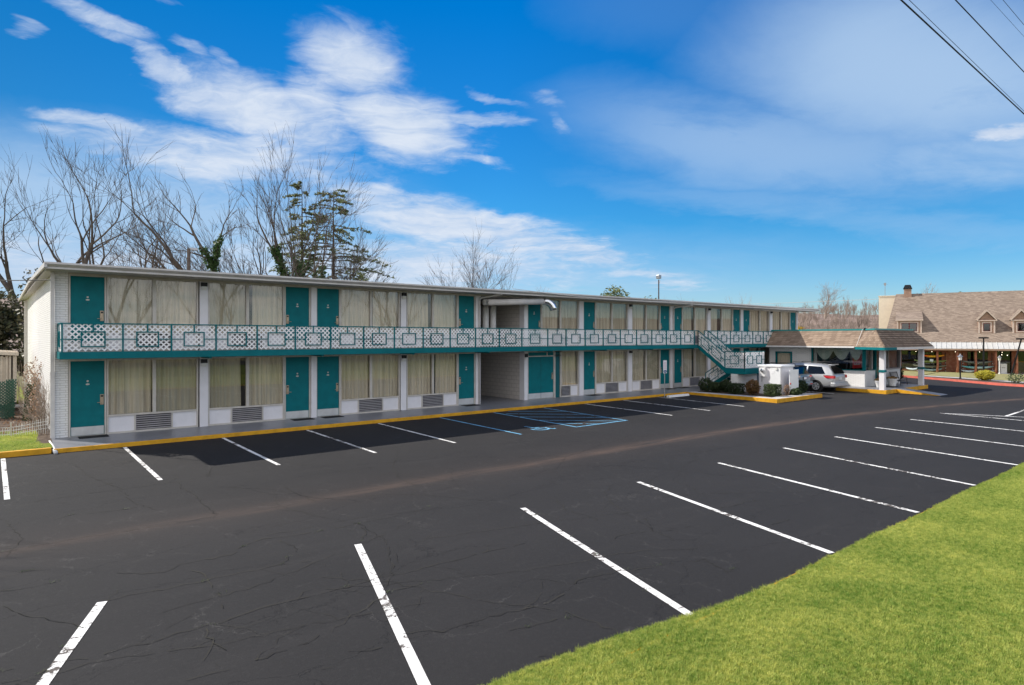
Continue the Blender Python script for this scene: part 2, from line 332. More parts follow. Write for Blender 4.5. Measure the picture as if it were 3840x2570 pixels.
# ------------------------------------------------------------ mesh building
LOC={}
class MB:
    def __init__(s): s.v=[]; s.f=[]
    def add(s,vs,fs):
        n=len(s.v); s.v+= [tuple(p) for p in vs]; s.f+=[tuple(i+n for i in f) for f in fs]; return s
    def box(s,x0,y0,z0,x1,y1,z1):
        return s.add([(x0,y0,z0),(x1,y0,z0),(x1,y1,z0),(x0,y1,z0),(x0,y0,z1),(x1,y0,z1),(x1,y1,z1),(x0,y1,z1)],
            [(3,2,1,0),(4,5,6,7),(0,1,5,4),(1,2,6,5),(2,3,7,6),(3,0,4,7)])
    def bar(s,a,b,w,h,up=(0,0,1)):
        a=Vector(a); b=Vector(b); d=(b-a).normalized(); u=Vector(up)
        if abs(d.dot(u))>.99: u=Vector((1,0,0))
        r=d.cross(u).normalized()*(w/2); u=r.cross(d).normalized()*(h/2)
        vs=[p+i*r+j*u for p in (a,b) for i,j in ((-1,-1),(1,-1),(1,1),(-1,1))]
        return s.add(vs,[(3,2,1,0),(4,5,6,7),(0,1,5,4),(1,2,6,5),(2,3,7,6),(3,0,4,7)])
    def tube(s,pts,rad,n=8,cap=True):
        pts=[Vector(p) for p in pts]; k=len(pts)
        rad=[rad]*k if isinstance(rad,(int,float)) else rad
        b=len(s.v); prev=None
        for i,p in enumerate(pts):
            d=(pts[min(i+1,k-1)]-pts[max(i-1,0)]).normalized()
            if prev is None:
                u=Vector((0,0,1)) if abs(d.z)<.9 else Vector((1,0,0)); r=d.cross(u).normalized()
            else:
                r=(prev-d*prev.dot(d)); r=r.normalized() if r.length>1e-6 else d.orthogonal().normalized()
            prev=r; u=d.cross(r)
            for j in range(n):
                t=2*pi*j/n; s.v.append(tuple(p+(r*math.cos(t)+u*math.sin(t))*rad[i]))
        for i in range(k-1):
            for j in range(n):
                j2=(j+1)%n; s.f.append((b+i*n+j,b+i*n+j2,b+(i+1)*n+j2,b+(i+1)*n+j))
        if cap and n>2:
            s.f.append(tuple(b+j for j in range(n))[::-1]); s.f.append(tuple(b+(k-1)*n+j for j in range(n)))
        return s
    def lathe(s,c,prof,n=20,axis='z'):
        b=len(s.v)
        for r,h in prof:
            for j in range(n):
                t=2*pi*j/n; p=(r*math.cos(t),r*math.sin(t),h)
                if axis=='x': p=(p[2],p[0],p[1])
                if axis=='y': p=(p[0],p[2],p[1])
                s.v.append((c[0]+p[0],c[1]+p[1],c[2]+p[2]))
        for i in range(len(prof)-1):
            for j in range(n):
                j2=(j+1)%n; s.f.append((b+i*n+j,b+i*n+j2,b+(i+1)*n+j2,b+(i+1)*n+j))
        s.f.append(tuple(b+j for j in range(n))[::-1]); s.f.append(tuple(b+(len(prof)-1)*n+j for j in range(n)))
        return s
    def prism(s,poly,d):   # 3-D polygon extruded by vector d
        n=len(poly); P=[Vector(p) for p in poly]; d=Vector(d)
        return s.add(P+[p+d for p in P],[tuple(range(n))[::-1],tuple(range(n,2*n))]+[(i,(i+1)%n,n+(i+1)%n,n+i) for i in range(n)])
    def quad(s,*p): return s.add(p,[tuple(range(len(p)))])
    def build(s,name,m,parent=None,local=False,smooth=False):
        o=(0,0,0)
        if parent is not None and not local: o=LOC.get(parent.name,(0,0,0))
        me=bpy.data.meshes.new(name); vs=s.v if o==(0,0,0) else [(a-o[0],b-o[1],c-o[2]) for a,b,c in s.v]
        me.from_pydata(vs,[],s.f); me.update()
        me.materials.append(M[m])
        if smooth:
            me.polygons.foreach_set('use_smooth',[True]*len(me.polygons))
        ob=bpy.data.objects.new(name,me); COL.objects.link(ob)
        if parent is not None: ob.parent=parent; LOC[ob.name]=LOC.get(parent.name,(0,0,0)) if not local else (0,0,0)
        return ob
def fixn(ob):
    bm=bmesh.new(); bm.from_mesh(ob.data); bmesh.ops.recalc_face_normals(bm,faces=bm.faces); bm.to_mesh(ob.data); bm.free(); return ob
def bev(ob,w=.01,seg=2):
    m=ob.modifiers.new('bevel','BEVEL'); m.width=w; m.segments=seg; m.limit_method='ANGLE'; return ob
def thing(name,label,cat,loc=(0,0,0),rz=0,group=None):
    o=bpy.data.objects.new(name,None); COL.objects.link(o); o.location=loc; o.rotation_euler=(0,0,rz); o.empty_display_size=.3
    o['label']=label; o['category']=cat
    if group: o['group']=group
    LOC[o.name]=tuple(loc); return o
def tag(o,label,cat,group=None,kind=None):
    if label: o['label']=label
    if cat: o['category']=cat
    if group: o['group']=group
    if kind: o['kind']=kind
    return o
def origin(o,p):      # put a single-mesh thing's origin at its base
    p=Vector(p); o.data.transform(Matrix.Translation(-p)); o.location=p; return o
def struct(mb,name,m,**k):
    o=mb.build(name,m,**k); o['kind']='structure'; return o
def copy_tree(o,parent=None):
    c=o.copy(); COL.objects.link(c)
    if parent is not None: c.parent=parent
    for ch in list(o.children): copy_tree(ch,c)
    return c
def gz(x,y):
    s=-y
    if s<2.3: return .03
    if s<11.3: return .03-.0155*(s-2.3)
    return -.11+.021*(s-11.3)

# lattice slats clipped to a convex polygon (u,v) on a plane
def clipline(poly,p,d):
    t0,t1=-1e9,1e9; n=len(poly)
    for i in range(n):
        a=poly[i]; b=poly[(i+1)%n]; ex,ey=b[0]-a[0],b[1]-a[1]; nx,ny=-ey,ex
        den=nx*d[0]+ny*d[1]; num=nx*(a[0]-p[0])+ny*(a[1]-p[1])
        if abs(den)<1e-9:
            if num>0: return None
            continue
        t=num/den
        if den>0: t0=max(t0,t)
        else: t1=min(t1,t)
    return (t0,t1) if t1-t0>.02 else None
def lattice(mb,poly,O,U,V,N,pitch=.165,w=.044,th=.005):
    O,U,V,N=Vector(O),Vector(U),Vector(V),Vector(N)
    us=[p[0] for p in poly]; vs=[p[1] for p in poly]; ext=(max(us)-min(us))+(max(vs)-min(vs))
    for s,lay in ((1,0),(-1,1)):
        d=(math.sqrt(.5),s*math.sqrt(.5)); nn=(-d[1],d[0])
        c0=min(p[0]*nn[0]+p[1]*nn[1] for p in poly); c1=max(p[0]*nn[0]+p[1]*nn[1] for p in poly)
        st=pitch/math.sqrt(2); k=math.floor(c0/st)
        while k*st<c1:
            c=k*st+.02; k+=1
            r=clipline(poly,(nn[0]*c,nn[1]*c),d)
            if not r: continue
            a=(nn[0]*c+d[0]*r[0],nn[1]*c+d[1]*r[0]); b=(nn[0]*c+d[0]*r[1],nn[1]*c+d[1]*r[1])
            A=O+U*a[0]+V*a[1]+N*(lay*th*1.05); B=O+U*b[0]+V*b[1]+N*(lay*th*1.05)
            side=(U*nn[0]+V*nn[1])*(w/2)
            mb.prism([A-side,B-side,B+side,A+side],N*th)

# ------------------------------------------------------------ ground
struct(MB().box(-900,-900,-1.3,1400,1400,-.75),'ground','far_ground')
# parking lot: one sheet that follows the shallow valley
mb=MB(); xs=[-60+i*3 for i in range(30)]+[29.45]
ys=[-20.3,-17,-14,-12.6,-11.9,-11.3,-10.7,-10,-7,-4,-2.3]
def grid(mb,xs,ys,zf,yoff=0):
    b=len(mb.v)
    for y in ys:
        for x in xs: mb.v.append((x,y,zf(x,y)))
    n=len(xs)
    for j in range(len(ys)-1):
        for i in range(n-1): mb.f.append((b+j*n+i,b+j*n+i+1,b+(j+1)*n+i+1,b+(j+1)*n+i))
grid(mb,xs,ys,gz)
def xe(y):   # red kerb line on the far side
    pts=[(-20.3,48.5),(-13.1,52.95),(-7.85,55.95),(-4.4,57.2),(2,58.0),(8,58.5),(20,59)]
    for (a,b),(c,d) in zip(pts,pts[1:]):
        if y<=c: return b+(d-b)*(y-a)/(c-a)
    return pts[-1][1]
ys2=ys+[0,2,6,10,15,20]; b=len(mb.v); NX=12
for y in ys2:
    e=xe(y)
    for i in range(NX+1): mb.v.append((29.45+(e-29.45)*i/NX,y,gz(0,y)))
for j in range(len(ys2)-1):
    for i in range(NX):
        mb.f.append((b+j*(NX+1)+i,b+j*(NX+1)+i+1,b+(j+1)*(NX+1)+i+1,b+(j+1)*(NX+1)+i))
struct(mb,'parking_lot','asphalt')
# road behind the camera, beyond the lawn
struct(MB().box(-150,-44,-.4,150,-33,.95),'road','asphalt')
# kerbs
mb=MB(); mb.box(-.45,-2.36,-.2,29.5,-2.29,.152)
mb.box(29.43,-7.9,-.3,29.5,-2.36,.152); mb.box(29.5,-7.9,-.3,34.45,-7.83,.152); mb.box(34.38,-7.83,-.3,34.45,-5.6,.152)
k=struct(mb,'kerb','yellow_paint'); bev(k,.012)
mb=MB(); xx=[-60,-30,-15,-8,-4,-2,-.50]
for a,b2 in zip(xx,xx[1:]): mb.box(a,-2.30,-.1,b2-.004,-2.14,.185)
k=struct(mb,'kerb','yellow_paint'); bev(k,.02)
mb=MB(); mb.box(-60,-20.42,-.1,70,-20.30,.118); struct(mb,'kerb','yellow_paint')
mb=MB(); mb.box(39.66,-9.3,-.2,39.72,-6.35,.152); mb.box(39.72,-9.3,-.2,41.3,-9.24,.152); mb.box(42.6,-9.3,-.2,46.65,-9.24,.152); mb.box(46.6,-9.24,-.2,46.66,0,.152)
k=struct(mb,'kerb','yellow_paint'); bev(k,.012)
# walkways
mb=MB(); mb.box(-.42,-2.29,-.2,29.5,.05,.15); mb.box(16.29,.054,-.2,19.02,8.99,.149); mb.box(29.504,-2.4,-.2,34.4,-.05,.148)
w=struct(mb,'walkway','walkway_paint')
mb=MB(); mb.box(29.5,-7.83,-.2,30.15,-2.404,.15); mb.box(30.154,-7.83,-.2,34.38,-7.2,.15); mb.box(33.4,-7.196,-.2,34.38,-6.75,.149)
mb.box(34.404,-2.4,-.2,40.2,-.05,.146)
struct(mb,'walkway','concrete')
mb=MB(); mb.box(39.72,-9.24,-.2,46.6,0,.15)
mb.prism([(41.3,-9.24,.148),(42.6,-9.24,.148),(42.6,-11.6,-.09),(41.3,-11.6,-.09)],(0,0,-.02)); 
struct(mb,'walkway','walkway_paint')
mb=MB(); mb.prism([(41.24,-9.24,.15),(41.3,-9.24,.15),(41.3,-11.6,-.085),(41.24,-11.6,-.085)],(0,0,-.2)); struct(mb,'kerb','yellow_paint')
mb=MB(); mb.box(30.154,-7.196,-.2,33.396,-2.404,.12); mb.box(33.4,-6.746,-.2,34.376,-2.404,.12); struct(mb,'planting_bed','soil_mulch')
# seams in the walkway are grooves cut by thin dark joints
# lawns
mb=MB(); xs=[-60,-40,-25,-15,-10,-7,-5,-4,-3,-2,-1.3,-.8,-.46]; ys=[-2.14,-1.5,-.5,1,3,6,10,16,24,34]
grid(mb,xs,ys,lambda x,y:.16+.012*max(0,y)+.02*math.sin(x*1.7+y*2.1)-(.012 if y<-2 else 0))
side_lawn=struct(mb,'lawn','side_lawn')
mb=MB(); xs=[i for i in range(-40,71,2)]; ys=[-20.42,-20.6,-21,-22,-23,-24.5,-26,-28,-30,-33]
def lz(x,y): return .12+(-20.42-y)*.065+ .03*math.sin(x*.9)*math.cos(y*1.3)*(0 if y>-20.5 else 1)
grid(mb,xs,ys[::-1],lz); front_lawn=struct(mb,'lawn','lawn_soil')
# store side: red kerb, pale walk, dry grass
mb=MB(); red=MB(); walk=MB(); bed=MB(); Y=[-20.3,-17,-13.1,-10,-7.85,-6,-4.4,-1,2,8,20]
for a,b2 in zip(Y,Y[1:]):
    ea,eb=xe(a),xe(b2); za,zb=gz(0,a),gz(0,b2)
    red.prism([(ea,a,za-.1),(ea+.22,a,za-.1),(ea+.22,a,za+.15),(ea,a,za+.15)],(eb-ea,b2-a,zb-za))
    if a<-4.5: bed.quad((ea+.22,a,za+.13),(eb+.22,b2,zb+.13),(eb+2.4,b2,.02),(ea+2.6,a,.02)); o1=2.5
    else: o1=.22
    oa=2.6 if a<-4.5 else .22; ob_=2.4 if b2<-4.3 else .22
    walk.quad((ea+oa,a,.05),(eb+ob_,b2,.05),(eb+ob_+1.6,b2,.02),(ea+oa+1.6,a,.02))
    mb.quad((ea+oa+1.6,a,.03),(eb+ob_+1.6,b2,.03),(82,b2+4,-.36),(82,a+4,-.36))
mb.quad((60,20,0),(58,60,-.3),(120,60,-.4),(82,24,-.38)); mb.quad((51,-20.3,0),(82,-16.3,-.36),(90,-60,-.4),(51,-60,0))
struct(red,'kerb','red_paint'); struct(bed,'planting_bed','soil_mulch'); struct(walk,'pavement','concrete'); struct(mb,'verge','dry_grass')
# hills behind, seen right of the motel
mb=MB(); b=0; NXh,NYh=44,14
def hz(x,y):
    dd=math.hypot(x-60,y-0); t=max(0,min(1,(dd-85)/110)); t=t*t*(3-2*t)
    return -.7+t*(13.2+1.6*math.sin(x*.021+1)+1.3*math.sin(y*.03+x*.01)+.7*math.sin(y*.11))
for j in range(NYh+1):
    r=85+j*16
    for i in range(NXh+1):
        a=R(-60+i*4.2); x=60+r*math.cos(a); y=r*math.sin(a); mb.v.append((x,y,hz(x,y)))
for j in range(NYh):
    for i in range(NXh): mb.f.append((j*(NXh+1)+i,j*(NXh+1)+i+1,(j+1)*(NXh+1)+i+1,(j+1)*(NXh+1)+i)[::-1])
struct(mb,'hills','hill_soil')

# ------------------------------------------------------------ cracks in the old asphalt
CR=[[(-1.78,-16.73),(-1.48,-16.76),(-1.25,-16.62),(-1.08,-16.68),(-0.67,-16.69),(-0.24,-16.7),(0.1,-16.67),(0.56,-16.62),(0.94,-16.57),(1.43,-16.63)],[(1.43,-16.62),(1.8,-16.59),(2.13,-16.59),(2.84,-16.68),(3.64,-16.69),(4.56,-16.73),(5.01,-16.76)],[(-0.72,-15.05),(-0.48,-15.03),(-0.07,-15.07),(0.4,-15.11),(0.55,-15.08),(1.1,-15.15),(1.47,-15.13),(1.96,-15.34)],[(2.58,-13.85),(3.33,-13.86),(4.22,-13.86),(4.88,-13.66)],[(-0.45,-13.91),(-0.2,-14.21),(0.06,-14.31),(0.31,-14.15),(0.77,-14.13),(1.01,-14.15),(1.31,-13.85),(1.67,-13.66),(2.11,-13.82),(2.59,-13.81)],[(-1.75,-13.05),(-1.45,-12.94),(-1.12,-13.09)],[(-1.75,-13.66),(-1.51,-13.8),(-1.17,-13.76),(-0.79,-13.77)],[(0.34,-14.42),(0.48,-14.73),(0.46,-15.12),(0.43,-15.47),(0.46,-15.75),(0.34,-16.27),(0.34,-16.57)],[(-1.76,-14.36),(-1.6,-14.75),(-1.38,-15.13),(-1.16,-15.46),(-1.05,-15.8),(-1.16,-16.07)],[(1.57,-8.13),(1.47,-8.79),(1.56,-9.54),(1.5,-10.28),(1.53,-10.88),(1.51,-11.5)],[(-0.92,-9.93),(-0.66,-9.74),(-0.2,-9.9),(0.21,-9.94),(0.63,-9.91)],[(-1.73,-11.55),(-0.69,-11.48),(0.55,-11.55),(1.63,-11.53)],[(1.66,-18.36),(1.82,-18.39),(2.02,-18.56),(2.3,-18.57),(2.77,-18.64),(3.37,-18.77),(3.79,-18.67),(4.11,-18.67)],[(2.59,-19.03),(2.83,-19.1),(3.33,-19.23)],[(4.14,-18.54),(4.33,-18.45),(4.89,-18.64),(5.53,-18.83)],[(1.01,-18.35),(1.42,-18.56)],[(2.44,-19.69),(2.63,-19.79),(2.9,-19.8)],[(2.12,-17.15),(2.65,-17.18),(3.04,-17.22)],[(0.04,-16.76),(0.02,-17.1),(-0.02,-17.2),(0.14,-17.55)],[(0.22,-17.89),(0.43,-17.87),(0.67,-17.85),(0.89,-17.9)],[(-0.41,-17.85),(-0.15,-17.88),(0.09,-17.88)],[(6.05,-19.05),(6.28,-19.09),(6.03,-19.62),(6.19,-19.61)],[(9.01,-17.6),(9.54,-17.68),(10.25,-17.69)],[(8.69,-18.82),(9.0,-18.86),(9.34,-18.83)],[(-1.15,-8.26),(-0.78,-8.16),(-0.23,-8.1),(0.78,-8.09),(1.69,-8.03),(2.25,-7.85),(2.61,-6.78)],[(0.01,-7.51),(0.47,-7.21)],[(2.26,-7.96),(4.01,-7.94),(4.97,-8.06)],[(3.28,-13.89),(3.13,-14.48),(2.86,-14.9)],[(7.16,-14.97),(6.73,-15.72),(6.72,-16.71)],[(1.89,-13.92),(1.9,-14.59),(1.65,-14.87),(1.43,-15.23)],[(3.34,-10.03),(3.31,-10.7),(3.41,-11.82)],[(-1.78,-16.42),(-1.59,-16.49)],[(0.66,-18.48),(0.87,-18.48)],[(7.46,-17.06),(6.85,-17.7),(6.15,-17.47),(5.89,-17.62)],[(7.55,-17.97),(7.06,-17.82),(6.79,-17.78)]]
rn=random.Random(77); mb=MB(); wd=MB()
def crack(mb,pl,w,rn,depth=1):
    pts=[]
    for a,b2 in zip(pl,pl[1:]):
        L=math.dist(a,b2); n=max(2,int(L/.11)); dx,dy=(b2[0]-a[0])/L,(b2[1]-a[1])/L
        for i in range(n):
            t=i/n; o=rn.gauss(0,.022); pts.append((a[0]+dx*L*t-dy*o,a[1]+dy*L*t+dx*o))
    for i in range(len(pts)-1):
        if rn.random()<.10: continue
        a,b2=pts[i],pts[i+1]; L=math.dist(a,b2) or 1; nx,ny=-(b2[1]-a[1])/L,(b2[0]-a[0])/L; w0=w*rn.uniform(.35,1.3); w1=w*rn.uniform(.35,1.3)
        q=[(a[0]-nx*w0/2,a[1]-ny*w0/2),(b2[0]-nx*w1/2,b2[1]-ny*w1/2),(b2[0]+nx*w1/2,b2[1]+ny*w1/2),(a[0]+nx*w0/2,a[1]+ny*w0/2)]
        mb.quad(*[(x,y,gz(x,y)+.011) for x,y in q])
        if depth and rn.random()<.05:
            an=math.atan2(b2[1]-a[1],b2[0]-a[0])+rn.choice((-1,1))*rn.uniform(.5,1.4); l=rn.uniform(.3,1.3); c2=(a[0]+math.cos(an)*l*.5,a[1]+math.sin(an)*l*.5); an+=rn.gauss(0,.5)
            crack(mb,[a,c2,(c2[0]+math.cos(an)*l*.5,c2[1]+math.sin(an)*l*.5)],w*.55,rn,0)
for pl in CR: crack(mb,pl,.0105,rn)
for i in range(60):      # finer cracks over the rest of the lot
    x,y=rn.uniform(-6,45),rn.uniform(-19.5,-3.5); an=rn.gauss(0,.25)+(1.4 if rn.random()<.3 else 0); pl=[(x,y)]
    for k in range(rn.randint(3,7)):
        l=rn.uniform(.7,1.6); an+=rn.gauss(0,.3); x+=math.cos(an)*l; y+=math.sin(an)*l; y=max(-20.1,min(-2.6,y)); pl.append((x,y))
    crack(mb,pl,.008,rn)
struct(mb,'asphalt_cracks','crack_black')
def weeds():
    rn=random.Random(9); q=MB(); spots=[(6.05,-15.6),(5.6,-17.0),(5.25,-17.9),(5.0,-18.6),(4.7,-19.3),(1.9,-17.6),(2.35,-16.2),(9.3,-16.2),(12.8,-16.3),(-1.2,-16.2)]+[rn.choice(rn.choice(CR)) for _ in range(26)]
    for x,y in spots:
        for k in range(rn.randint(6,22)):
            a=rn.uniform(0,6.28); l=rn.uniform(.012,.04); px,py=x+rn.gauss(0,.04),y+rn.gauss(0,.02); z=gz(px,py)+.008; w=.003
            q.v+=[(px-w*math.sin(a),py+w*math.cos(a),z),(px+w*math.sin(a),py-w*math.cos(a),z),(px+l*math.cos(a),py+l*math.sin(a),z+l*.8)]; n=len(q.v); q.f.append((n-3,n-2,n-1))
    o=q.build('weeds','leaf_box'); tag(o,'tiny green weeds growing out of cracks in the asphalt','weeds',None,'stuff')
weeds()
# ------------------------------------------------------------ painted markings
mk=MB()
def stripe(mb,a,b,w=.10,up=.006):
    a=Vector(a+(0,)); b=Vector(b+(0,)); d=(b-a); L=d.length; d.normalize(); n=Vector((-d.y,d.x,0))*(w/2); k=max(1,int(L/.5))
    for i in range(k):
        p=a+d*L*i/k; q=a+d*L*(i+1)/k; vs=[]
        for r in (p-n,q-n,q+n,p+n): vs.append((r.x,r.y,gz(r.x,r.y)+up))
        mb.quad(*vs[::-1])
for x in (-1.58,1.26,4.04,6.85,9.64,20.95,23.8,26.68): stripe(mk,(x,-2.45),(x,-7.66))
stripe(mk,(-4.4,-2.45),(-4.4,-7.66))
for a,b2 in (((2.74,-15),(1.02,-20.2)),((6.22,-15.02),(4.42,-20.2)),((9.75,-15),(7.9,-20.2)),((13.18,-14.9),(11.4,-20.2)),((16.75,-14.85),(14.8,-20.2)),
             ((20.2,-14.85),(18.3,-20.2)),((23.66,-14.8),(21.8,-20.2)),((27.28,-14.75),(25.5,-20.2)),((30.72,-14.76),(29.0,-20.2)),((-.76,-15.03),(-2.6,-20.2)),((-4.2,-15),(-6.0,-20.2)),
             ((31.07,-17.04),(34.9,-16.93)),((30.72,-14.76),(31.3,-18.5)),((37.3,-3.2),(37.3,-7.3)),((34.7,-3.2),(34.7,-7.3))):
    stripe(mk,a,b2,.115)
struct(mk,'parking_markings','mark_white')
mk=MB()
stripe(mk,(12.42,-2.5),(12.42,-7.64)); stripe(mk,(15.2,-2.5),(15.2,-7.6)); stripe(mk,(18.15,-2.5),(18.15,-7.55)); stripe(mk,(15.14,-7.58),(18.2,-7.5))
for a,b2 in (((16.0,-2.5),(18.1,-4.0)),((15.4,-3.1),(18.1,-5.25)),((15.25,-4.2),(18.1,-6.45)),((15.25,-5.4),(17.7,-7.45)),((15.25,-6.45),(16.5,-7.5))): stripe(mk,a,b2,.08,.0055)
# wheelchair symbol
c=(13.78,-6.95)
def sp(u,v): return (c[0]+u*1.0,c[1]-v*1.0)
pts=[(-.33,.02),(-.30,.22),(-.15,.38),(.05,.43),(.25,.36),(.37,.2),(.38,.02)]
for p,q in zip(pts,pts[1:]): stripe(mk,sp(p[0],p[1]),sp(q[0],q[1]),.09,.007)
for p,q in (((-.08,-.5),(-.05,.08)),((-.05,.05),(.28,.08)),((.26,.06),(.42,.45)),((.42,.43),(.56,.38)),((-.08,-.12),(.2,-.12)),((-.15,-.55),(-.02,-.55)),((-.09,-.62),(-.08,-.46))): stripe(mk,sp(*p),sp(*q),.09,.008)
struct(mk,'parking_markings','mark_blue')

# ------------------------------------------------------------ motel
FF=2.72          # floor to floor
mo=thing('motel_building','long two storey white brick motel with teal doors and lattice balcony','building',(0,0,.15))
def P(mb,name,m,parent=mo,**k): return mb.build(name,m,parent,**k)
# end wall, back, core
mb=MB(); mb.box(-.28,0,0,.0,19,5.42); mb.box(0.0,0,0,.06,.25,5.42); mb.box(0,18.75,0,47.6,19,5.42); mb.box(47.35,0.3,0,47.6,18.75,5.42)
P(mb,'wall','brick_white')
mb=MB(); mb.box(0.0,.32,.02,16.05,18.7,5.40); mb.box(19.3,.32,.02,47.3,18.7,5.40); P(mb,'core_wall','interior_dark')  # near-black colour gives the dark of unlit rooms behind curtain gaps
mb=MB(); mb.box(16.05,.315,0,16.275,18.7,5.37); mb.box(19.035,.315,0,19.24,18.7,5.37); mb.box(16.284,9,0,19.026,9.2,5.37); P(mb,'passage_wall','block_white')
# floor slab and balcony
mb=MB(); mb.box(.0,-.004,2.60,47.6,.31,2.866); mb.box(-.2,-1.10,2.70,47.6,-.006,2.862); mb.box(16.29,0,2.6,19.02,8.9,2.864); P(mb,'balcony_floor','soffit')
mb=MB(); mb.box(-.24,-1.18,2.66,48.0,-1.104,2.875); mb.box(-.24,-1.10,2.66,-.2,.0,2.875)
for x in range(4,48,4): mb.box(x-.04,-1.10,2.60,x+.04,-.01,2.698)
P(mb,'balcony_beam','teal_paint')
# roof
mb=MB(); mb.prism([(-.55,-1.2,5.46),(-.55,8.5,5.62),(-.55,20.2,5.40),(-.55,20.2,5.50),(-.55,8.5,5.78),(-.55,-1.2,5.56)],(49.0,0,0)); rf=P(mb,'roof','roof_membrane')
P(MB().box(46.6,-.6,5.55,47.3,0,5.65),'roof_hatch','bark_dark',rf)
mb=MB(); mb.prism([(-.60,-1.2,5.42),(-.60,-1.33,5.50),(-.60,-1.33,5.555),(-.60,-1.2,5.555)],(49.1,0,0)); mb.box(-.6,-1.205,5.365,48.5,-1.17,5.42)
mb.prism([(-.62,-1.3,5.40),(-.62,8.5,5.56),(-.62,8.5,5.68),(-.62,-1.3,5.54)],(.07,0,0)); mb.prism([(-.62,8.5,5.56),(-.62,20.2,5.34),(-.62,20.2,5.46),(-.62,8.5,5.68)],(.07,0,0))
P(mb,'gutter','gutter_grey',rf)
mb=MB(); mb.box(-.55,-1.168,5.375,48.42,.0,5.40); mb.box(-.55,.0,5.375,-.284,19.5,5.395); mb.box(16.29,.01,5.37,19.02,8.9,5.40); P(mb,'soffit','soffit')
# header beam over the upper front
mb=MB(); mb.box(.06,-.03,5.31,47.6,.3,5.374); mb.box(.06,-.03,2.59-.03,16.28,-.005,2.598); P(mb,'header','trim_cream')

def lowhigh(): return ((0,.15),(1,.15+FF))
TOP=2.44
def door(x0,x1,lvl,hinge,label=None,double=False,num=True):
    z0=.15+lvl*FF; t=.05; zt=z0+TOP
    fm=MB(); fm.box(x0-t,-.045,z0,x0,.05,zt+.02); fm.box(x1,-.045,z0,x1+t,.05,zt+.02); fm.box(x0,-.045,zt-.03,x1,.05,zt+.02); fm.box(x0,.0,z0,x1,.05,z0+.02)
    d=MB(); d.box(x0+.004,-.012,z0+.022,x1-.004,.03,zt-.034); do=P(d,'door','teal_paint')
    if label: do['label']=label
    P(fm,'door_frame','trim_cream',do)
    kp=MB(); kp.box(x0+.02,-.016,z0+.03,x1-.02,-.012,z0+.30); P(kp,'kick_plate','kick_metal',do)
    hx=x1-.075 if hinge=='L' else x0+.075
    lk=MB(); lk.box(hx-.05,-.035,z0+.98,hx+.055,-.012,z0+1.32); lk=P(lk,'lock','bronze_metal',do); bev(lk,.012)
    h=MB(); s=-1 if hinge=='L' else 1; h.box(hx-.03,-.041,z0+1.235,hx+.035,-.035,z0+1.29); P(h,'card_reader','black_plastic',do)
    h=MB(); h.tube([(hx,-.035,z0+1.06),(hx,-.075,z0+1.06),(hx+s*.13,-.078,z0+1.058)],.011,6); P(h,'handle','bronze_metal',do)
    if num:
        cx=(x0+x1)/2; n=MB(); n.lathe((cx,-.013,z0+1.66),[(.001,-.006),(.052,-.006),(.055,0)],16,'y')
        for i in range(len(n.v)-48,len(n.v)):
            a,b2,c2=n.v[i]; n.v[i]=(a,b2,z0+1.66+(c2-z0-1.66)*.5)
        if lvl==0 and x0<20: n.lathe((cx,-.014,z0+1.76),[(.001,-.006),(.03,-.006),(.032,0)],14,'y')
        else: n.box(cx-.026,-.02,z0+1.72,cx+.026,-.013,z0+1.772)
        P(n,'number_plate','trim_cream',do)
        n=MB(); n.lathe((cx,-.013,z0+1.54),[(.001,-.006),(.012,-.006),(.012,0)],8,'y'); P(n,'peephole','black_metal',do)
    return do
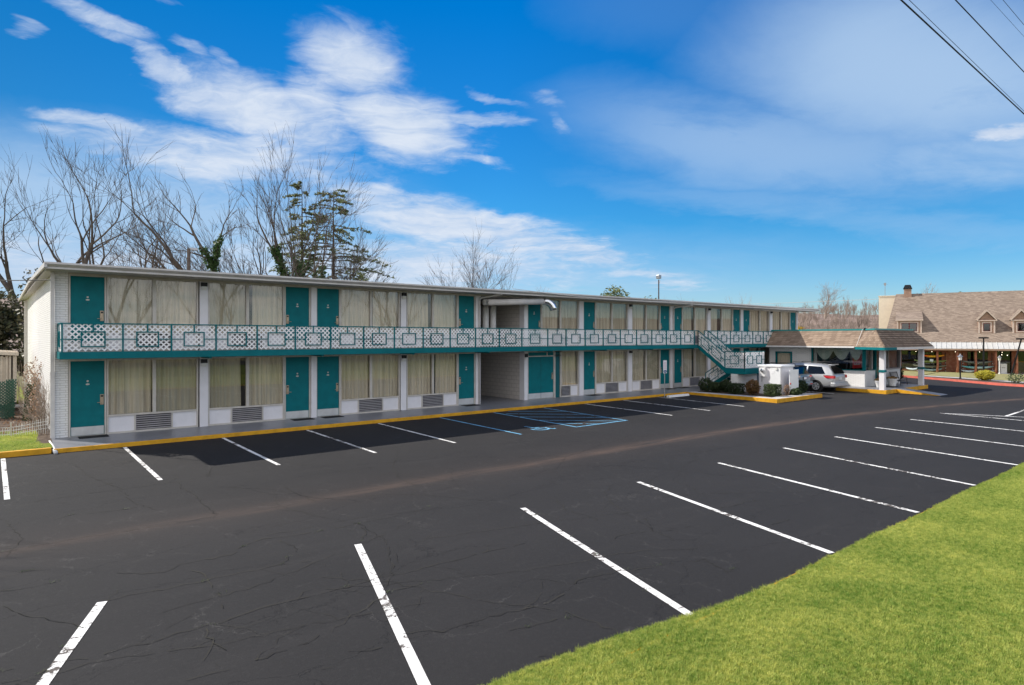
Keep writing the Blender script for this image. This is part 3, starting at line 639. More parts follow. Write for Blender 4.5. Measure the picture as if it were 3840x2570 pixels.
def window(x0,x1,lvl,seed=0,zsill=.60,gx=None,fill=(.45,.72),mull=True):
    z0=.15+lvl*FF; zt=z0+TOP; zs=z0+zsill; t=.045; xm=(x0+x1)/2
    f=MB(); f.box(x0,-.05,z0,x0+t,.05,zt+.02); f.box(x1-t,-.05,z0,x1,.05,zt+.02); f.box(x0+t,-.05,zt-.03,x1-t,.05,zt+.02)
    f.box(x0+t,-.055,zs-.03,x1-t,.05,zs+.03); f.box(x0+t,-.05,z0,x1-t,.05,z0+.06)
    g0=x0+(x1-x0)*.30; g1=g0+1.08
    if gx: g0,g1=gx
    if mull: f.box(xm-.05,-.06,zs+.03,xm+.05,.05,zt-.03)
    f.box(g0-.04,-.05,z0+.06,g0,.05,zs-.03); f.box(g1,-.05,z0+.06,g1+.04,.05,zs-.03)
    wo=P(f,'window','trim_cream')
    if g0-.04>x0+t+.02: P(MB().box(x0+t,-.012,z0+.06,g0-.04,.03,zs-.03),'infill_panel','panel_white',wo)
    if g1+.04<x1-t-.02: P(MB().box(g1+.04,-.012,z0+.06,x1-t,.03,zs-.03),'infill_panel','panel_white',wo)
    gr=MB()
    n=7; hh=(zs-.09-z0-.02)/n
    for i in range(n):
        z=z0+.08+i*hh; gr.prism([(g0+.01,-.01,z+hh*.52),(g0+.01,-.035,z),(g0+.01,-.028,z-.004),(g0+.01,-.003,z+hh*.47)],(g1-g0-.02,0,0))
    gr.box(g0,-.04,z0+.06,g0+.02,-.001,zs-.03); gr.box(g1-.02,-.04,z0+.06,g1,-.001,zs-.03)
    P(gr,'vent_grille','grille_grey',wo); P(MB().box(g0,.02,z0+.06,g1,.03,zs-.03),'vent_core','black_plastic',wo)
    spans=[(x0+t,xm-.05),(xm+.05,x1-t)] if mull else [(x0+t,x1-t)]
    rnd=random.Random(seed*7+lvl)
    for a,b2 in spans:
        q=MB(); q.box(a,-.004,zs+.03,b2,.003,zt-.03); P(q,'pane','glass',wo)
        # gathered curtain
        n=int((b2-a)/.022); cu=MB(); ph=rnd.uniform(0,6); yy=[]; gp=rnd.choice((0,0,0,0,.07,.16,.28)); ga,gb=(a-.02,b2-gp) if (a,b2)==spans[0] else (a+gp*.6,b2+.02); fq=rnd.uniform(.75,1.2)
        for i in range(n+1):
            x=ga+(gb-ga)*i/n; y=.10+.028*math.sin(x*34*fq+ph+2.2*math.sin(x*4+ph))+.02*math.sin(x*13+ph*2)+rnd.uniform(-.004,.004); yy.append((x,y))
        for i,(x,y) in enumerate(yy): cu.v+= [(x+.03*math.sin(x*6+ph),y,zs-.05),(x,y*.9+.02,zt)]
        for i in range(n): cu.f.append((2*i,2*i+2,2*i+3,2*i+1))
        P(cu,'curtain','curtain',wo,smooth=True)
    return wo
cols=[]
UP=[('d',.12,1.04,'L'),('w',1.10,3.85),('c',3.90,4.17),('w',4.18,6.90),('d',6.96,7.89,'R'),('c',7.96,8.18),('d',8.21,9.14,'L'),('w',9.19,11.92),('c',11.97,12.24),('w',12.27,14.97),('d',15.03,15.93,'R'),('c',16.0,16.28),
    ('c',19.03,19.25),('d',19.30,20.17,'L'),('w',20.24,22.92),('c',22.97,23.30),('d',23.34,24.24,'L'),('w',24.29,26.98),('c',27.03,27.36),('w',27.38,30.02),('d',30.08,30.98,'R'),('c',31.04,31.42),
    ('d',31.46,32.27,'L'),('w',32.32,35.02),('c',35.07,35.40),('w',35.43,38.12),('d',38.18,39.05,'R'),('c',39.12,39.45),('d',39.49,40.33,'L'),('w',40.38,43.04),('c',43.09,43.45),('w',43.48,46.18),('d',46.24,47.10,'R'),('c',47.16,47.34)]
for i,u in enumerate(UP):
    for lvl in (0,1):
        if lvl==0 and 19.26<u[1]<22.9: continue
        if lvl==0 and u[1]>41: continue
        if u[0]=='d': door(u[1],u[2],lvl,u[3],num=True)
        elif u[0]=='w': window(u[1],u[2],lvl,i)
    if u[0]=='c':
        c=MB(); c.box(u[1],-.07,.15,u[2],.31,2.60); c.box(u[1],-.07,2.868,u[2],.31,5.305); P(c,'column','panel_white')
# double door by the passage
do=door(19.32,21.08,0,'L',label='double teal door with two kick plates',num=False)
q=MB(); q.box(20.19,-.018,.17,20.21,-.011,2.5); P(q,'door_seam','teal_dark',do)
q=MB(); q.box(19.27,-.05,2.33,21.6,-.013,2.38); q.box(20.6,-.05,2.38,20.64,-.013,2.55); q.box(21.14,-.05,.15,21.2,.04,2.56); q.box(21.55,-.05,.15,21.60,.04,2.56); q.box(21.2,-.05,2.33,21.55,.04,2.38); P(q,'door_frame','trim_cream',do)
q=MB(); q.box(21.2,0,.15,21.55,.02,2.33); q.box(21.2,0,2.38,21.55,.02,2.56); P(q,'side_panel','teal_dark',do)
window(21.62,22.93,0,99,gx=(21.67,22.3),mull=False)
# wall lamps
for x in (4.03,12.1,27.2,35.23,43.27):
    for lvl in (0,1):
        z=.15+lvl*FF+2.2; q=MB(); q.box(x-.10,-.17,z+.06,x+.10,-.07,z+.2); l=P(q,'wall_lamp','black_metal'); q=MB(); q.prism([(x-.085,-.165,z+.06),(x+.085,-.165,z+.06),(x+.085,-.09,z-.07),(x-.085,-.09,z-.07)],(0,.02,0)); P(q,'lamp_glass','lamp_glass',l)
q=MB(); q.box(19.05,-.14,2.32,19.22,-.07,2.5); l=P(q,'wall_lamp','black_metal'); q=MB(); q.box(19.06,-.135,2.2,19.21,-.08,2.318); P(q,'lamp_glass','lamp_glass',l)
# downspouts
def dsp(pts,r=.045,m='gutter_grey'): q=MB(); q.tube(pts,r,8); return P(q,'downspout',m,smooth=True)
q=MB(); q.box(-.40,-.10,.02,-.285,.0,2.2); q.box(-.395,-.095,2.2,-.29,-.005,5.37); q.box(-.405,-.105,2.15,-.28,.005,2.24); q.box(-.405,-.105,1.95,-.28,.005,1.98); P(q,'downspout','gutter_grey')
q=MB(); q.box(-.42,18.7,.02,-.285,18.85,5.3); P(q,'downspout','gutter_grey')
dsp([(16.18,-.11,.15),(16.18,-.11,5.1),(16.22,-.2,5.2),(16.75,-1.12,5.36)]); dsp([(31.3,-.12,.15),(31.3,-.12,5.1),(31.35,-.2,5.2),(31.9,-1.12,5.33)])
q=MB(); q.tube([(-.45,-.55,.12),(-.43,-2.0,.10),(-.42,-2.5,.07)],.055,10); P(q,'drain_pipe','white_paint',smooth=True)
# ducts in the passage
q=MB()
for dy,dz in ((0,0),(.32,.02)):
    q.tube([(16.3,-.62+dy,4.98+dz),(19.55+dy*.6,-.95+dy,5.12+dz)],.15,14)
q.tube([(17.0,.5,2.9),(17.0,.5,5.0)],.16,12); q.tube([(17.5,.55,2.9),(17.5,.55,5.0)],.16,12); P(q,'duct','gutter_grey',smooth=True)
q=MB()
for x0,y0 in ((19.55,-.95),(19.78,-.63)):
    pts=[(x0,y0,5.13)]; a=0; p=Vector(pts[0])
    for k in range(7):
        a=R(12*k); p=p+Vector((math.cos(a)*.75,-math.cos(a)*.6,-math.sin(a)*1.1))*.105; pts.append(tuple(p))
    q.tube(pts,[.15,.165,.16,.165,.158,.165,.16,.165],14)
P(q,'duct_elbow','chrome',smooth=True)
q=MB(); q.lathe((17.3,1.6,2.5),[(.12,-.25),(.14,0),(.12,.1)],12); P(q,'pipe_stub','gutter_grey')
# sagging cable under the eave
q=MB(); pts=[(17.2+14.5*t,-1.36,5.62-.42*t*(1-t)*1.6-.12*t) for t in [i/14 for i in range(15)]]; q.tube(pts,.014,5); P(q,'cable','white_paint')
# railing bays
posts=[-.18]+[1.40+1.379*i for i in range(13)]+[19.64,20.91,22.31,23.69,25.08,26.46,27.83,29.19,30.6,32.0]
posts2=[33.06,34.55,36.04,37.44,38.82,40.2,41.6,43.0,44.4,45.8,47.2]
RT=3.765; RY=-1.15
def bay(x0,x1,first=False,last=False):
    r=MB(); h=.022
    r.box(x0+h,RY-.02,RT-.035,x1-h,RY+.02,RT)
    r.box(x0-h,RY-.026,2.72,x0+h,RY+.02,RT+.002)
    if last: r.box(x1-h,RY-.026,2.72,x1+h,RY+.02,RT+.002)
    cx=(x0+x1)/2; bw=.325; zb,zt=3.02,3.51
    if first: cx+=.0
    r.box(cx-bw,RY-.028,zb,cx+bw,RY+.0,zb+.035); r.box(cx-bw,RY-.028,zt-.035,cx+bw,RY+.0,zt)
    r.box(cx-bw,RY-.028,zb+.035,cx-bw+.035,RY,zt-.035); r.box(cx+bw-.035,RY-.028,zb+.035,cx+bw,RY,zt-.035)
    r.box(x0+h,RY-.02,3.25,cx-bw,RY+.0,3.28); r.box(cx+bw,RY-.02,3.25,x1-h,RY,3.28); r.box(cx-.02,RY-.02,zt,cx+.02,RY,RT-.035)
    ro=P(r,'railing_bay','teal_paint')
    l=MB(); lattice(l,[(x0+.02,2.90),(x1-.02,2.90),(x1-.02,3.73),(x0+.02,3.73)],(0,RY+.024,0),(1,0,0),(0,0,1),(0,1,0)); P(l,'lattice','lattice_white',ro)
for a,b2 in zip(posts,posts[1:]): bay(a,b2,last=(b2==posts[-1]))
for a,b2 in zip(posts2,posts2[1:]): bay(a,b2)
# left end return of the railing
r=MB(); x=-.2; r.box(x-.02,-1.12,RT-.035,x+.02,.0,RT); r.box(x-.02,-.03,2.72,x+.02,.0,RT-.036); r.box(x-.02,-1.12,3.25,x+.0,-.8,3.28); r.box(x-.02,-.35,3.25,x+.0,-.03,3.28)
r.box(x-.03,-.8,3.02,x,-.765,3.51); r.box(x-.03,-.385,3.02,x,-.35,3.51); r.box(x-.03,-.765,3.02,x,-.385,3.055); r.box(x-.03,-.765,3.475,x,-.385,3.51); r.box(x-.02,-.59,3.51,x,-.56,RT-.036)
ro=P(r,'railing_bay','teal_paint'); l=MB(); lattice(l,[(-1.12,2.90),(-.03,2.90),(-.03,3.73),(-1.12,3.73)],(x+.004,0,0),(0,1,0),(0,0,1),(1,0,0)); P(l,'lattice','lattice_white',ro)

# door mats
for x0,lab in ((.3,'grey doormat before the ground floor door at the brick end wall'),(7.1,'black doormat before the left door of the first pair of ground floor doors'),(8.3,'black doormat before the right door of the first pair of ground floor doors'),
           (15.1,'black doormat before the ground floor door just left of the open passage'),(23.4,'black doormat before the ground floor door right of the double door'),(30.15,'black doormat before the ground floor door behind the parking sign'),(31.55,'black doormat before the ground floor door left of the stairs')):
    q=MB(); q.box(x0,-.62,.152,x0+.8,-.12,.166); o=q.build('doormat','black_rubber'); bev(o,.005); origin(o,(x0+.4,-.37,.152)); tag(o,lab,'doormat','doormats on the walkway')

# ------------------------------------------------------------ stairs
st=thing('staircase','teal outdoor staircase with white lattice rails and a landing on a brick pillar','staircase',(33,-3,.15))
LX0,LX1,LY0,LY1,LZ=32.0,34.3,-4.57,-3.27,1.5
q=MB(); q.box(LX0+.06,LY0+.06,LZ-.05,LX1-.06,LY1,LZ); P(q,'landing','soffit',st)
q=MB(); q.box(LX0,LY0,LZ-.32,LX1,LY0+.06,LZ+.01); q.box(LX0,LY0+.06,LZ-.32,LX0+.06,LY1,LZ+.01); q.box(LX1-.06,LY0+.06,LZ-.32,LX1,LY1,LZ+.01); P(q,'landing_beam','teal_paint',st)
q=MB(); q.box(31.95,-4.1,.1,34.15,-3.7,LZ-.322); P(q,'pillar','brick_white',st)
# upper flight, runs out from the balcony to the landing
def flight(x0,x1,ya,za,yb,zb,n,side):
    d=Vector((0,yb-ya,zb-za)).normalized(); up=Vector((0,-d.z,d.y)) if d.y>0 else Vector((0,d.z,-d.y))
    for x in (x0,x1-.05):
        q=MB(); q.prism([(x,ya,za+.03),(x,yb,zb+.03),(x,yb,zb-.27),(x,ya,za-.22)],(.05,0,0)); P(q,'stringer','teal_paint',st)
    for i in range(n):
        y=ya+(yb-ya)*(i+.5)/n; z=za+(zb-za)*(i+1)/(n+1); q=MB(); q.box(x0+.05,y-.13,z-.04,x1-.05,y+.13,z); P(q,'tread','concrete',st)
    for x,s in ((x0-.02,0),(x1+.02,1)):
        if side==0 and False: continue
        h=.9; q=MB(); q.bar((x,ya,za+h),(x,yb,zb+h),.04,.04)
        q.bar((x,yb,zb-.1),(x,yb,zb+h),.04,.04); q.bar((x,ya,za-.1),(x,ya,za+h),.04,.04)
        sl=(zb-za)/(yb-ya); yy=lambda t: ya+(yb-ya)*t; zz=lambda t: za+(zb-za)*t
        q.bar((x,yy(0),zz(0)+.45),(x,yy(.12),zz(.12)+.45),.025,.03)
        for t0,t1 in ((.12,.42),(.52,.86)):
            a0,a1=(x,yy(t0),zz(t0)+.68),(x,yy(t1),zz(t1)+.68); b0,b1=(x,yy(t0),zz(t0)+.2),(x,yy(t1),zz(t1)+.2)
            q.bar(a0,a1,.028,.032); q.bar(b0,b1,.028,.032); q.bar(a0,b0,.028,.032); q.bar(a1,b1,.028,.032)
            tm=(t0+t1)/2; q.bar((x,yy(tm),zz(tm)+.68),(x,yy(tm),zz(tm)+h),.028,.03)
        q.bar((x,yy(.42),zz(.42)+.45),(x,yy(.52),zz(.52)+.45),.025,.03); q.bar((x,yy(.86),zz(.86)+.45),(x,yy(1),zz(1)+.45),.025,.03)
        ro=P(q,'stair_rail','teal_paint',st)
        l=MB(); lattice(l,[(min(ya,yb),(za if ya<yb else zb)+.03),(max(ya,yb),(zb if ya<yb else za)+.03),(max(ya,yb),(zb if ya<yb else za)+h-.03),(min(ya,yb),(za if ya<yb else zb)+h-.03)],(x+.02,0,0),(0,1,0),(0,0,1),(1,0,0)); P(l,'lattice','lattice_white',ro)
flight(32.02,33.06,-1.42,2.85,LY1,LZ,7,1)
flight(33.22,34.26,-1.15,.17,LY1,LZ,7,1)
# short flat rails at the head of the stairs
for x in (32.0,33.06):
    q=MB(); q.bar((x,-1.17,RT-.02),(x,-1.42,RT-.02),.04,.04); q.bar((x,-1.42,2.8),(x,-1.42,RT),.04,.04); ro=P(q,'stair_rail','teal_paint',st)
def lrail(p0,p1,N,boxes):
    p0=Vector(p0); p1=Vector(p1); U=(p1-p0).normalized(); L=(p1-p0).length; zt=LZ+.99; q=MB()
    q.bar(p0+Vector((0,0,.99)),p1+Vector((0,0,.99)),.04,.035)
    for p in (p0,p1): q.bar(p+Vector((0,0,-.1)),p+Vector((0,0,1.0)),.045,.045)
    prev=0
    for c in boxes:
        w=.28; a=p0+U*(c-w); b2=p0+U*(c+w)
        for z in (.28,.74): q.bar(a+Vector((0,0,z)),b2+Vector((0,0,z)),.03,.035)
        for e in (a,b2): q.bar(e+Vector((0,0,.28)),e+Vector((0,0,.74)),.03,.035)
        q.bar(p0+U*prev+Vector((0,0,.52)),a+Vector((0,0,.52)),.025,.03); prev=c+w; m=p0+U*c; q.bar(m+Vector((0,0,.74)),m+Vector((0,0,.98)),.03,.03)
    q.bar(p0+U*prev+Vector((0,0,.52)),p1+Vector((0,0,.52)),.025,.03)
    ro=P(q,'landing_rail','teal_paint',st)
    l=MB(); lattice(l,[(0.02,.04),(L-.02,.04),(L-.02,.96),(.02,.96)],p0+Vector(N)*.022,U,(0,0,1),N); P(l,'lattice','lattice_white',ro)
lrail((LX0+.02,LY1,LZ),(LX0+.02,LY0+.03,LZ),(1,0,0),[.62]); lrail((LX0+.02,LY0+.03,LZ),(LX1-.02,LY0+.03,LZ),(0,1,0),[.62,1.62]); lrail((LX1-.02,LY0+.03,LZ),(LX1-.02,LY1,LZ),(-1,0,0),[.62])
# concrete wheel stop and sign
q=MB(); q.prism([(26.95,-3.05,.02),(26.95,-2.83,.02),(26.95,-2.87,.135),(26.95,-3.01,.135)],(1.85,0,0)); o=q.build('wheel_stop','white_paint'); bev(o,.012); fixn(o); origin(o,(27.9,-2.94,.02)); tag(o,'white concrete wheel stop beside the parking sign post','wheel stop')
sg=thing('parking_sign','small white notice with red lines on a thin post at the kerb','sign',(26.95,-2.72,.02))
q=MB(); q.tube([(26.95,-2.72,.02),(26.95,-2.72,2.05)],.024,8); P(q,'post','grey_metal',sg)
def osign(q,w,z0,z1,dy,m,name,par):
    ang=R(-25); ux,uy=math.cos(ang),math.sin(ang)*0-.0; q.box(26.95-w,-2.75-dy,z0,26.95+w,-2.744-dy,z1); return P(q,name,m,par)
bd=osign(MB(),.155,1.35,2.06,0,'sign_white','sign_board',sg); bev(bd,.002)
q=MB()
for i in range(9):
    z=1.97-i*.048; w=.11 if i%3 else .08; q.box(26.95-w,-2.753,z-.012,26.95+w,-2.7505,z+.006)
P(q,'text_lines','sign_pink',bd)
q=MB(); q.lathe((26.95,-2.752,1.45),[(.001,-.004),(.14,-.004),(.14,.0)],20,'y')
for i in range(len(q.v)): a,b2,c2=q.v[i]; q.v[i]=(a,b2,1.45+(c2-1.45)*.55)
P(q,'emblem','sign_blue',bd); q=MB(); q.box(26.87,-2.7585,1.44,27.03,-2.7565,1.46); P(q,'emblem_stroke','sign_white',bd)

# ------------------------------------------------------------ utility enclosure
ut=thing('utility_cabinet','white painted utility shed with electric meter among the shrubs','shed',(33,-6,.12))
q=MB(); q.box(32.3,-6.6,.1,33.68,-5.28,1.66); P(q,'walls','panel_white',ut)
q=MB(); q.box(32.24,-6.66,1.66,33.74,-5.22,1.76); o=P(q,'roof','white_plastic',ut); bev(o,.01)
q=MB(); q.box(32.27,-6.58,.2,32.299,-5.98,1.62); P(q,'door','white_plastic',ut)
q=MB(); q.box(32.16,-5.72,1.1,32.299,-5.42,1.6); mt=P(q,'meter_box','white_paint',ut); bev(mt,.01)
q=MB(); q.lathe((32.16,-5.56,1.45),[(.1,0),(.1,-.07),(.07,-.11)],16,'x'); P(q,'meter','chrome',mt); q=MB(); q.tube([(32.22,-5.5,1.1),(32.22,-5.5,.8)],.02,6); P(q,'conduit','grey_metal',ut)
q=MB(); q.box(32.262,-6.2,1.28,32.269,-6.05,1.44); P(q,'notice','sign_white',ut); q=MB(); q.box(32.22,-6.4,1.5,32.27,-6.3,1.62); P(q,'lamp','lamp_glass',ut)
q=MB(); q.box(32.5,-7.0,.2,32.54,-6.96,1.52)
for i in range(16):
    x=32.56+i*.056; q.prism([(x,-6.98,.22),(x+.028,-7.01,.22),(x+.056,-6.98,.22),(x+.028,-6.965,.22)],(0,0,1.3))
q.box(33.46,-7.0,.15,33.5,-6.96,1.52)
q.box(32.54,-6.96,1.3,33.46,-6.93,1.36); q.box(32.54,-6.96,.4,33.46,-6.93,.46)
o=q.build('corrugated_screen','white_plastic'); fixn(o); origin(o,(33,-7,.15)); tag(o,'white corrugated screen panel in front of the utility shed','screen')
q=MB(); q.lathe((32.5,-7.03,.75),[(.001,-.03),(.05,-.03),(.05,.0)],12,'y'); vv=q.build('valve_handle','cherry_red',o,local=True); 
vv.data.transform(Matrix.Translation((-33,7,-.15)))

# ------------------------------------------------------------ foliage helpers
def leaves(mb,c,r,n,size,shape='ell',inner=.55,elong=1.6,seed=1):
    rn=random.Random(seed)
    for _ in range(n):
        if shape=='box':
            p=[rn.uniform(-1,1) for _ in range(3)]; k=rn.randrange(3); 
            if rn.random()<.75: p[k]=math.copysign(rn.uniform(.8,1.05),p[k])
            p=Vector(p)*.92
        else:
            p=Vector((rn.gauss(0,1),rn.gauss(0,1),rn.gauss(0,1))).normalized()*(inner+(1.08-inner)*rn.random()**.5)
            lump=1+.14*math.sin(p.x*5+seed)*math.cos(p.y*6+p.z*4); p*=lump
        p=Vector((c[0]+p.x*r[0],c[1]+p.y*r[1],c[2]+p.z*r[2]))
        a=Vector((rn.gauss(0,1),rn.gauss(0,1),rn.gauss(0,1))).normalized(); b=a.orthogonal().normalized(); s=size*rn.uniform(.6,1.3)
        mb.v+=[tuple(p-b*s*.5),tuple(p+a*s*elong*.5),tuple(p+b*s*.5),tuple(p-a*s*elong*.5)]
        k=len(mb.v); mb.f.append((k-4,k-3,k-2,k-1))
def shrub(x,y,rx,ry,h,m,label,shape='ell',n=1800,size=.055,z0=.12,twigs=True,name='shrub',group='shrubs around the stairs and utility shed'):
    t=thing(name,label,'shrub',(x,y,z0),0,group)
    q=MB(); leaves(q,(x,y,z0+h*.54),(rx,ry,h*.48),n,size,shape,seed=int(x*100+y*10)); P(q,'foliage',m,t)
    q=MB(); rn=random.Random(int(x*10))
    for i in range(14):
        a=rn.uniform(0,6.28); q.tube([(x+.03*math.cos(a),y+.03*math.sin(a),z0-.02),(x+rx*.5*math.cos(a),y+ry*.5*math.sin(a),z0+h*.45),(x+rx*.85*math.cos(a+.3),y+ry*.85*math.sin(a+.3),z0+h*rn.uniform(.6,.95))],[.012,.008,.004],4)
    P(q,'stems','bark_dark',t); return t
shrub(30.9,-2.7,.42,.38,.78,'leaf_dark','dark leafy shrub at the left end of the bed under the stairs')
shrub(31.0,-3.3,.38,.34,.58,'leaf_dark','low dark shrub between two others under the stairs')
shrub(31.35,-3.75,.36,.34,.70,'leaf_dark','dark shrub touching the left side of the brick pillar')
shrub(30.85,-4.75,.42,.30,.60,'leaf_dark','dark clipped box shrub in front of the brick pillar','box',2600,.045)
shrub(31.15,-5.55,.38,.34,.80,'leaf_nandina','reddish green leafy shrub left of the white utility shed',n=1500,size=.07)
shrub(31.05,-6.78,.42,.34,.66,'leaf_box','sunlit clipped box shrub in front of the utility shed door','box',3600,.045)
shrub(32.15,-7.02,.17,.15,.6,'leaf_dead','small brown twiggy shrub at the corner of the utility shed',n=260,size=.045)
shrub(32.55,-7.3,.42,.2,.36,'leaf_box','low sprawling green shrub below the corrugated screen',n=900,size=.06)
shrub(33.2,-7.15,.30,.22,.36,'leaf_dark','low dark shrub right of the sprawling green one',n=700,size=.06)
shrub(34.0,-6.9,.38,.3,.74,'leaf_dark','round dark shrub behind the end of the kerbed bed by the cars',n=1900,size=.05)
shrub(57.5,-9.75,.68,.60,.74,'leaf_yellow','rounded bright yellow green bush in the bed near the red kerb',n=2600,size=.07,z0=.02,group='plants by the red kerb')
shrub(55.9,-12.0,.55,.5,.75,'leaf_box','sparse thin green bush near the right edge beyond the red kerb',n=260,size=.07,z0=-.02,group='plants by the red kerb')
shrub(48.3,-6.6,.55,.55,1.5,'leaf_dark','tall dark green shrub behind the bench by the office corner',n=2600,size=.08,z0=.0,group='plants by the red kerb')

# ------------------------------------------------------------ cars (nose towards +Y)
def car(name,label,cat,x0,yr,Wd,L,H,paint,wheelR,wb,prof,wins,tail,roofz,group):
    cx=x0+Wd/2; t=thing(name,label,cat,(cx,yr+L/2,gz(0,yr+1.5)),0,group); z0=gz(0,yr+1.5)
    # stations: (y from rear, z low, z belt, z roof, half width at belt, half width at roof)
    b=MB(); n=0
    for (y,zl,zb,zr,wb_,wr) in prof:
        Y=yr+y; ring=[(-.80,zl),(-.97,zl+.10),(-1,zl+.32),(-1.0,(zl+zb)/2+.12),(-.975,zb)]
        pts=[(cx+wb_*u,z0+z) for u,z in ring]+[(cx-wr-.015,z0+zr-.10),(cx-wr*.90,z0+zr-.02),(cx-wr*.5,z0+zr+.012)]
        full=pts+[(2*cx-x,z) for x,z in pts[::-1]]
        b.v+=[(x,Y,z) for x,z in full]; n=len(full)
    k=len(prof)
    for i in range(k-1):
        for j in range(n):
            j2=(j+1)%n; b.f.append((i*n+j,i*n+j2,(i+1)*n+j2,(i+1)*n+j))
    b.f.append(tuple(range(n))); b.f.append(tuple((k-1)*n+j for j in range(n))[::-1])
    body=P(b,'body',paint,t,smooth=True); fixn(body); m=body.modifiers.new('s','SUBSURF'); m.levels=1; m.render_levels=2
    for j in range(n): pass
    # wheels, arches
    for yy in (wb[0],wb[1]):
        for s in (-1,1):
            X0=cx+s*(Wd/2-.01); q=MB(); q.lathe((X0,yr+yy,z0+wheelR),[(wheelR+.07,-s*.2),(wheelR+.07,s*.012)],28,'x'); P(q,'wheel_arch','black_plastic',t)
            q=MB(); q.lathe((X0,yr+yy,z0+wheelR),[(wheelR,-s*.18),(wheelR,s*.015),(wheelR-.03,s*.03),(wheelR*.68,s*.028),(wheelR*.66,s*.0)],28,'x'); w=P(q,'wheel','black_rubber',t,smooth=False)
            q=MB(); q.lathe((X0,yr+yy,z0+wheelR),[(wheelR*.67,s*.01),(wheelR*.67,s*.035),(wheelR*.60,s*.036),(wheelR*.58,s*.012)],24,'x')
            q.lathe((X0,yr+yy,z0+wheelR),[(.07,s*.01),(.06,s*.04)],12,'x')
            for a in range(6):
                A=a*pi/3+.2
                for d in (-.1,.1):
                    q.bar((X0+s*.026,yr+yy+.04*math.cos(A),z0+wheelR+.04*math.sin(A)),(X0+s*.026,yr+yy+wheelR*.62*math.cos(A+d),z0+wheelR+wheelR*.62*math.sin(A+d)),.022,.035)
            P(q,'rim','alloy',w)
    # side glass, slightly proud of the body between belt and roof
    def side(y,f,s):   # f 0 at belt, 1 at roof
        for i in range(k-1):
            a,c=prof[i],prof[i+1]
            if a[0]<=y<=c[0]:
                u=(y-a[0])/(c[0]-a[0]); g=lambda j:a[j]+(c[j]-a[j])*u
                z=g(2)+(g(3)-.10-g(2))*f; w=g(4)*.975+(g(5)+.015-g(4)*.975)*f; return (cx+s*(w+.004),yr+y,z0+z)
    for s in (-1,1):
        for wv in wins:
            P(MB().prism([side(y,f,s) for y,f in wv],(s*.008,0,0)),'side_window','car_glass',t)
    return t,z0,cx
# silver minivan
prof=[(0.0,.35,.95,.97,.84,.80),(.08,.26,1.02,1.12,.90,.76),(.30,.22,1.06,1.50,.95,.70),(.62,.22,1.06,1.66,.965,.69),(1.4,.22,1.05,1.72,.965,.70),(2.6,.22,1.03,1.73,.965,.70),(3.3,.22,1.0,1.66,.965,.68),(3.9,.22,.98,1.30,.955,.66),(4.25,.22,.96,1.02,.94,.66),(4.7,.24,.86,.90,.90,.62),(5.0,.3,.72,.74,.80,.5)]
wins=[[(.52,.12),(1.62,.06),(1.62,.92),(.80,.92)],[(1.72,.06),(2.72,.06),(2.72,.92),(1.72,.92)],[(2.82,.06),(3.75,.06),(3.3,.86),(2.82,.92)]]
vx,vy=37.72,-7.05
van,z0,cx=car('minivan','silver minivan parked nose in beside the white brick office','minivan',vx,vy,1.93,5.0,1.75,'silver_paint',.33,(1.05,4.05),prof,wins,None,1.73,'cars parked by the office')
q=MB(); q.prism([(cx-.66,vy+.05,z0+1.12),(cx+.66,vy+.05,z0+1.12),(cx+.60,vy+.33,z0+1.58),(cx-.60,vy+.33,z0+1.58)],(0,-.02,.01)); P(q,'rear_window','car_glass',van)
for s in (-1,1):
    q=MB(); q.prism([(cx+s*.97,vy+.36,z0+1.04),(cx+s*.97,vy+.62,z0+1.02),(cx+s*.97,vy+.45,z0+.86),(cx+s*.93,vy+.02,z0+.84),(cx+s*.90,vy+.02,z0+1.02)],(s*.012,-.03,0)); P(q,'tail_light','tail_red',van)
    q=MB(); q.box(cx+s*.9-.1,vy-.01,z0+.84,cx+s*.9-.0 if s>0 else cx-.75,vy+.06,z0+1.0) if s>0 else q.box(cx-.9,vy-.012,z0+.84,cx-.68,vy+.06,z0+1.0); P(q,'tail_light','tail_red',van)
    q=MB(); q.tube([(cx+s*.60,vy+.75,z0+1.70),(cx+s*.61,vy+.9,z0+1.79),(cx+s*.61,vy+2.6,z0+1.79),(cx+s*.60,vy+2.8,z0+1.74)],.014,6); P(q,'roof_rail','black_plastic',van)
    q=MB(); q.box(cx+s*1.0-.08,vy+3.35,z0+1.02,cx+s*1.0+.08,vy+3.5,z0+1.18); o=P(q,'mirror','silver_paint',van); bev(o,.03)
    q=MB(); q.box(cx+s*.975-.01,vy+1.9,z0+.93,cx+s*.975+.02,vy+2.12,z0+.96); P(q,'door_handle','silver_paint',van)
    q=MB(); q.box(cx+s*.969-.006,vy+1.68,z0+.35,cx+s*.969+.006,vy+1.69,z0+1.05); q.box(cx+s*.969-.006,vy+2.76,z0+.35,cx+s*.969+.006,vy+2.77,z0+1.05); P(q,'door_seam','black_plastic',van)
q=MB(); q.box(cx-.93,vy-.10,z0+.32,cx+.93,vy+.2,z0+.60); o=P(q,'bumper','silver_paint',van); bev(o,.07,4)
q=MB(); q.box(cx-.17,vy-.03,z0+.74,cx+.17,vy+.0,z0+.88); P(q,'licence_plate','plate_white',van)
q=MB(); q.box(cx-.5,vy+.30,z0+1.64,cx+.5,vy+.5,z0+1.69); o=P(q,'spoiler','silver_paint',van); bev(o,.02)
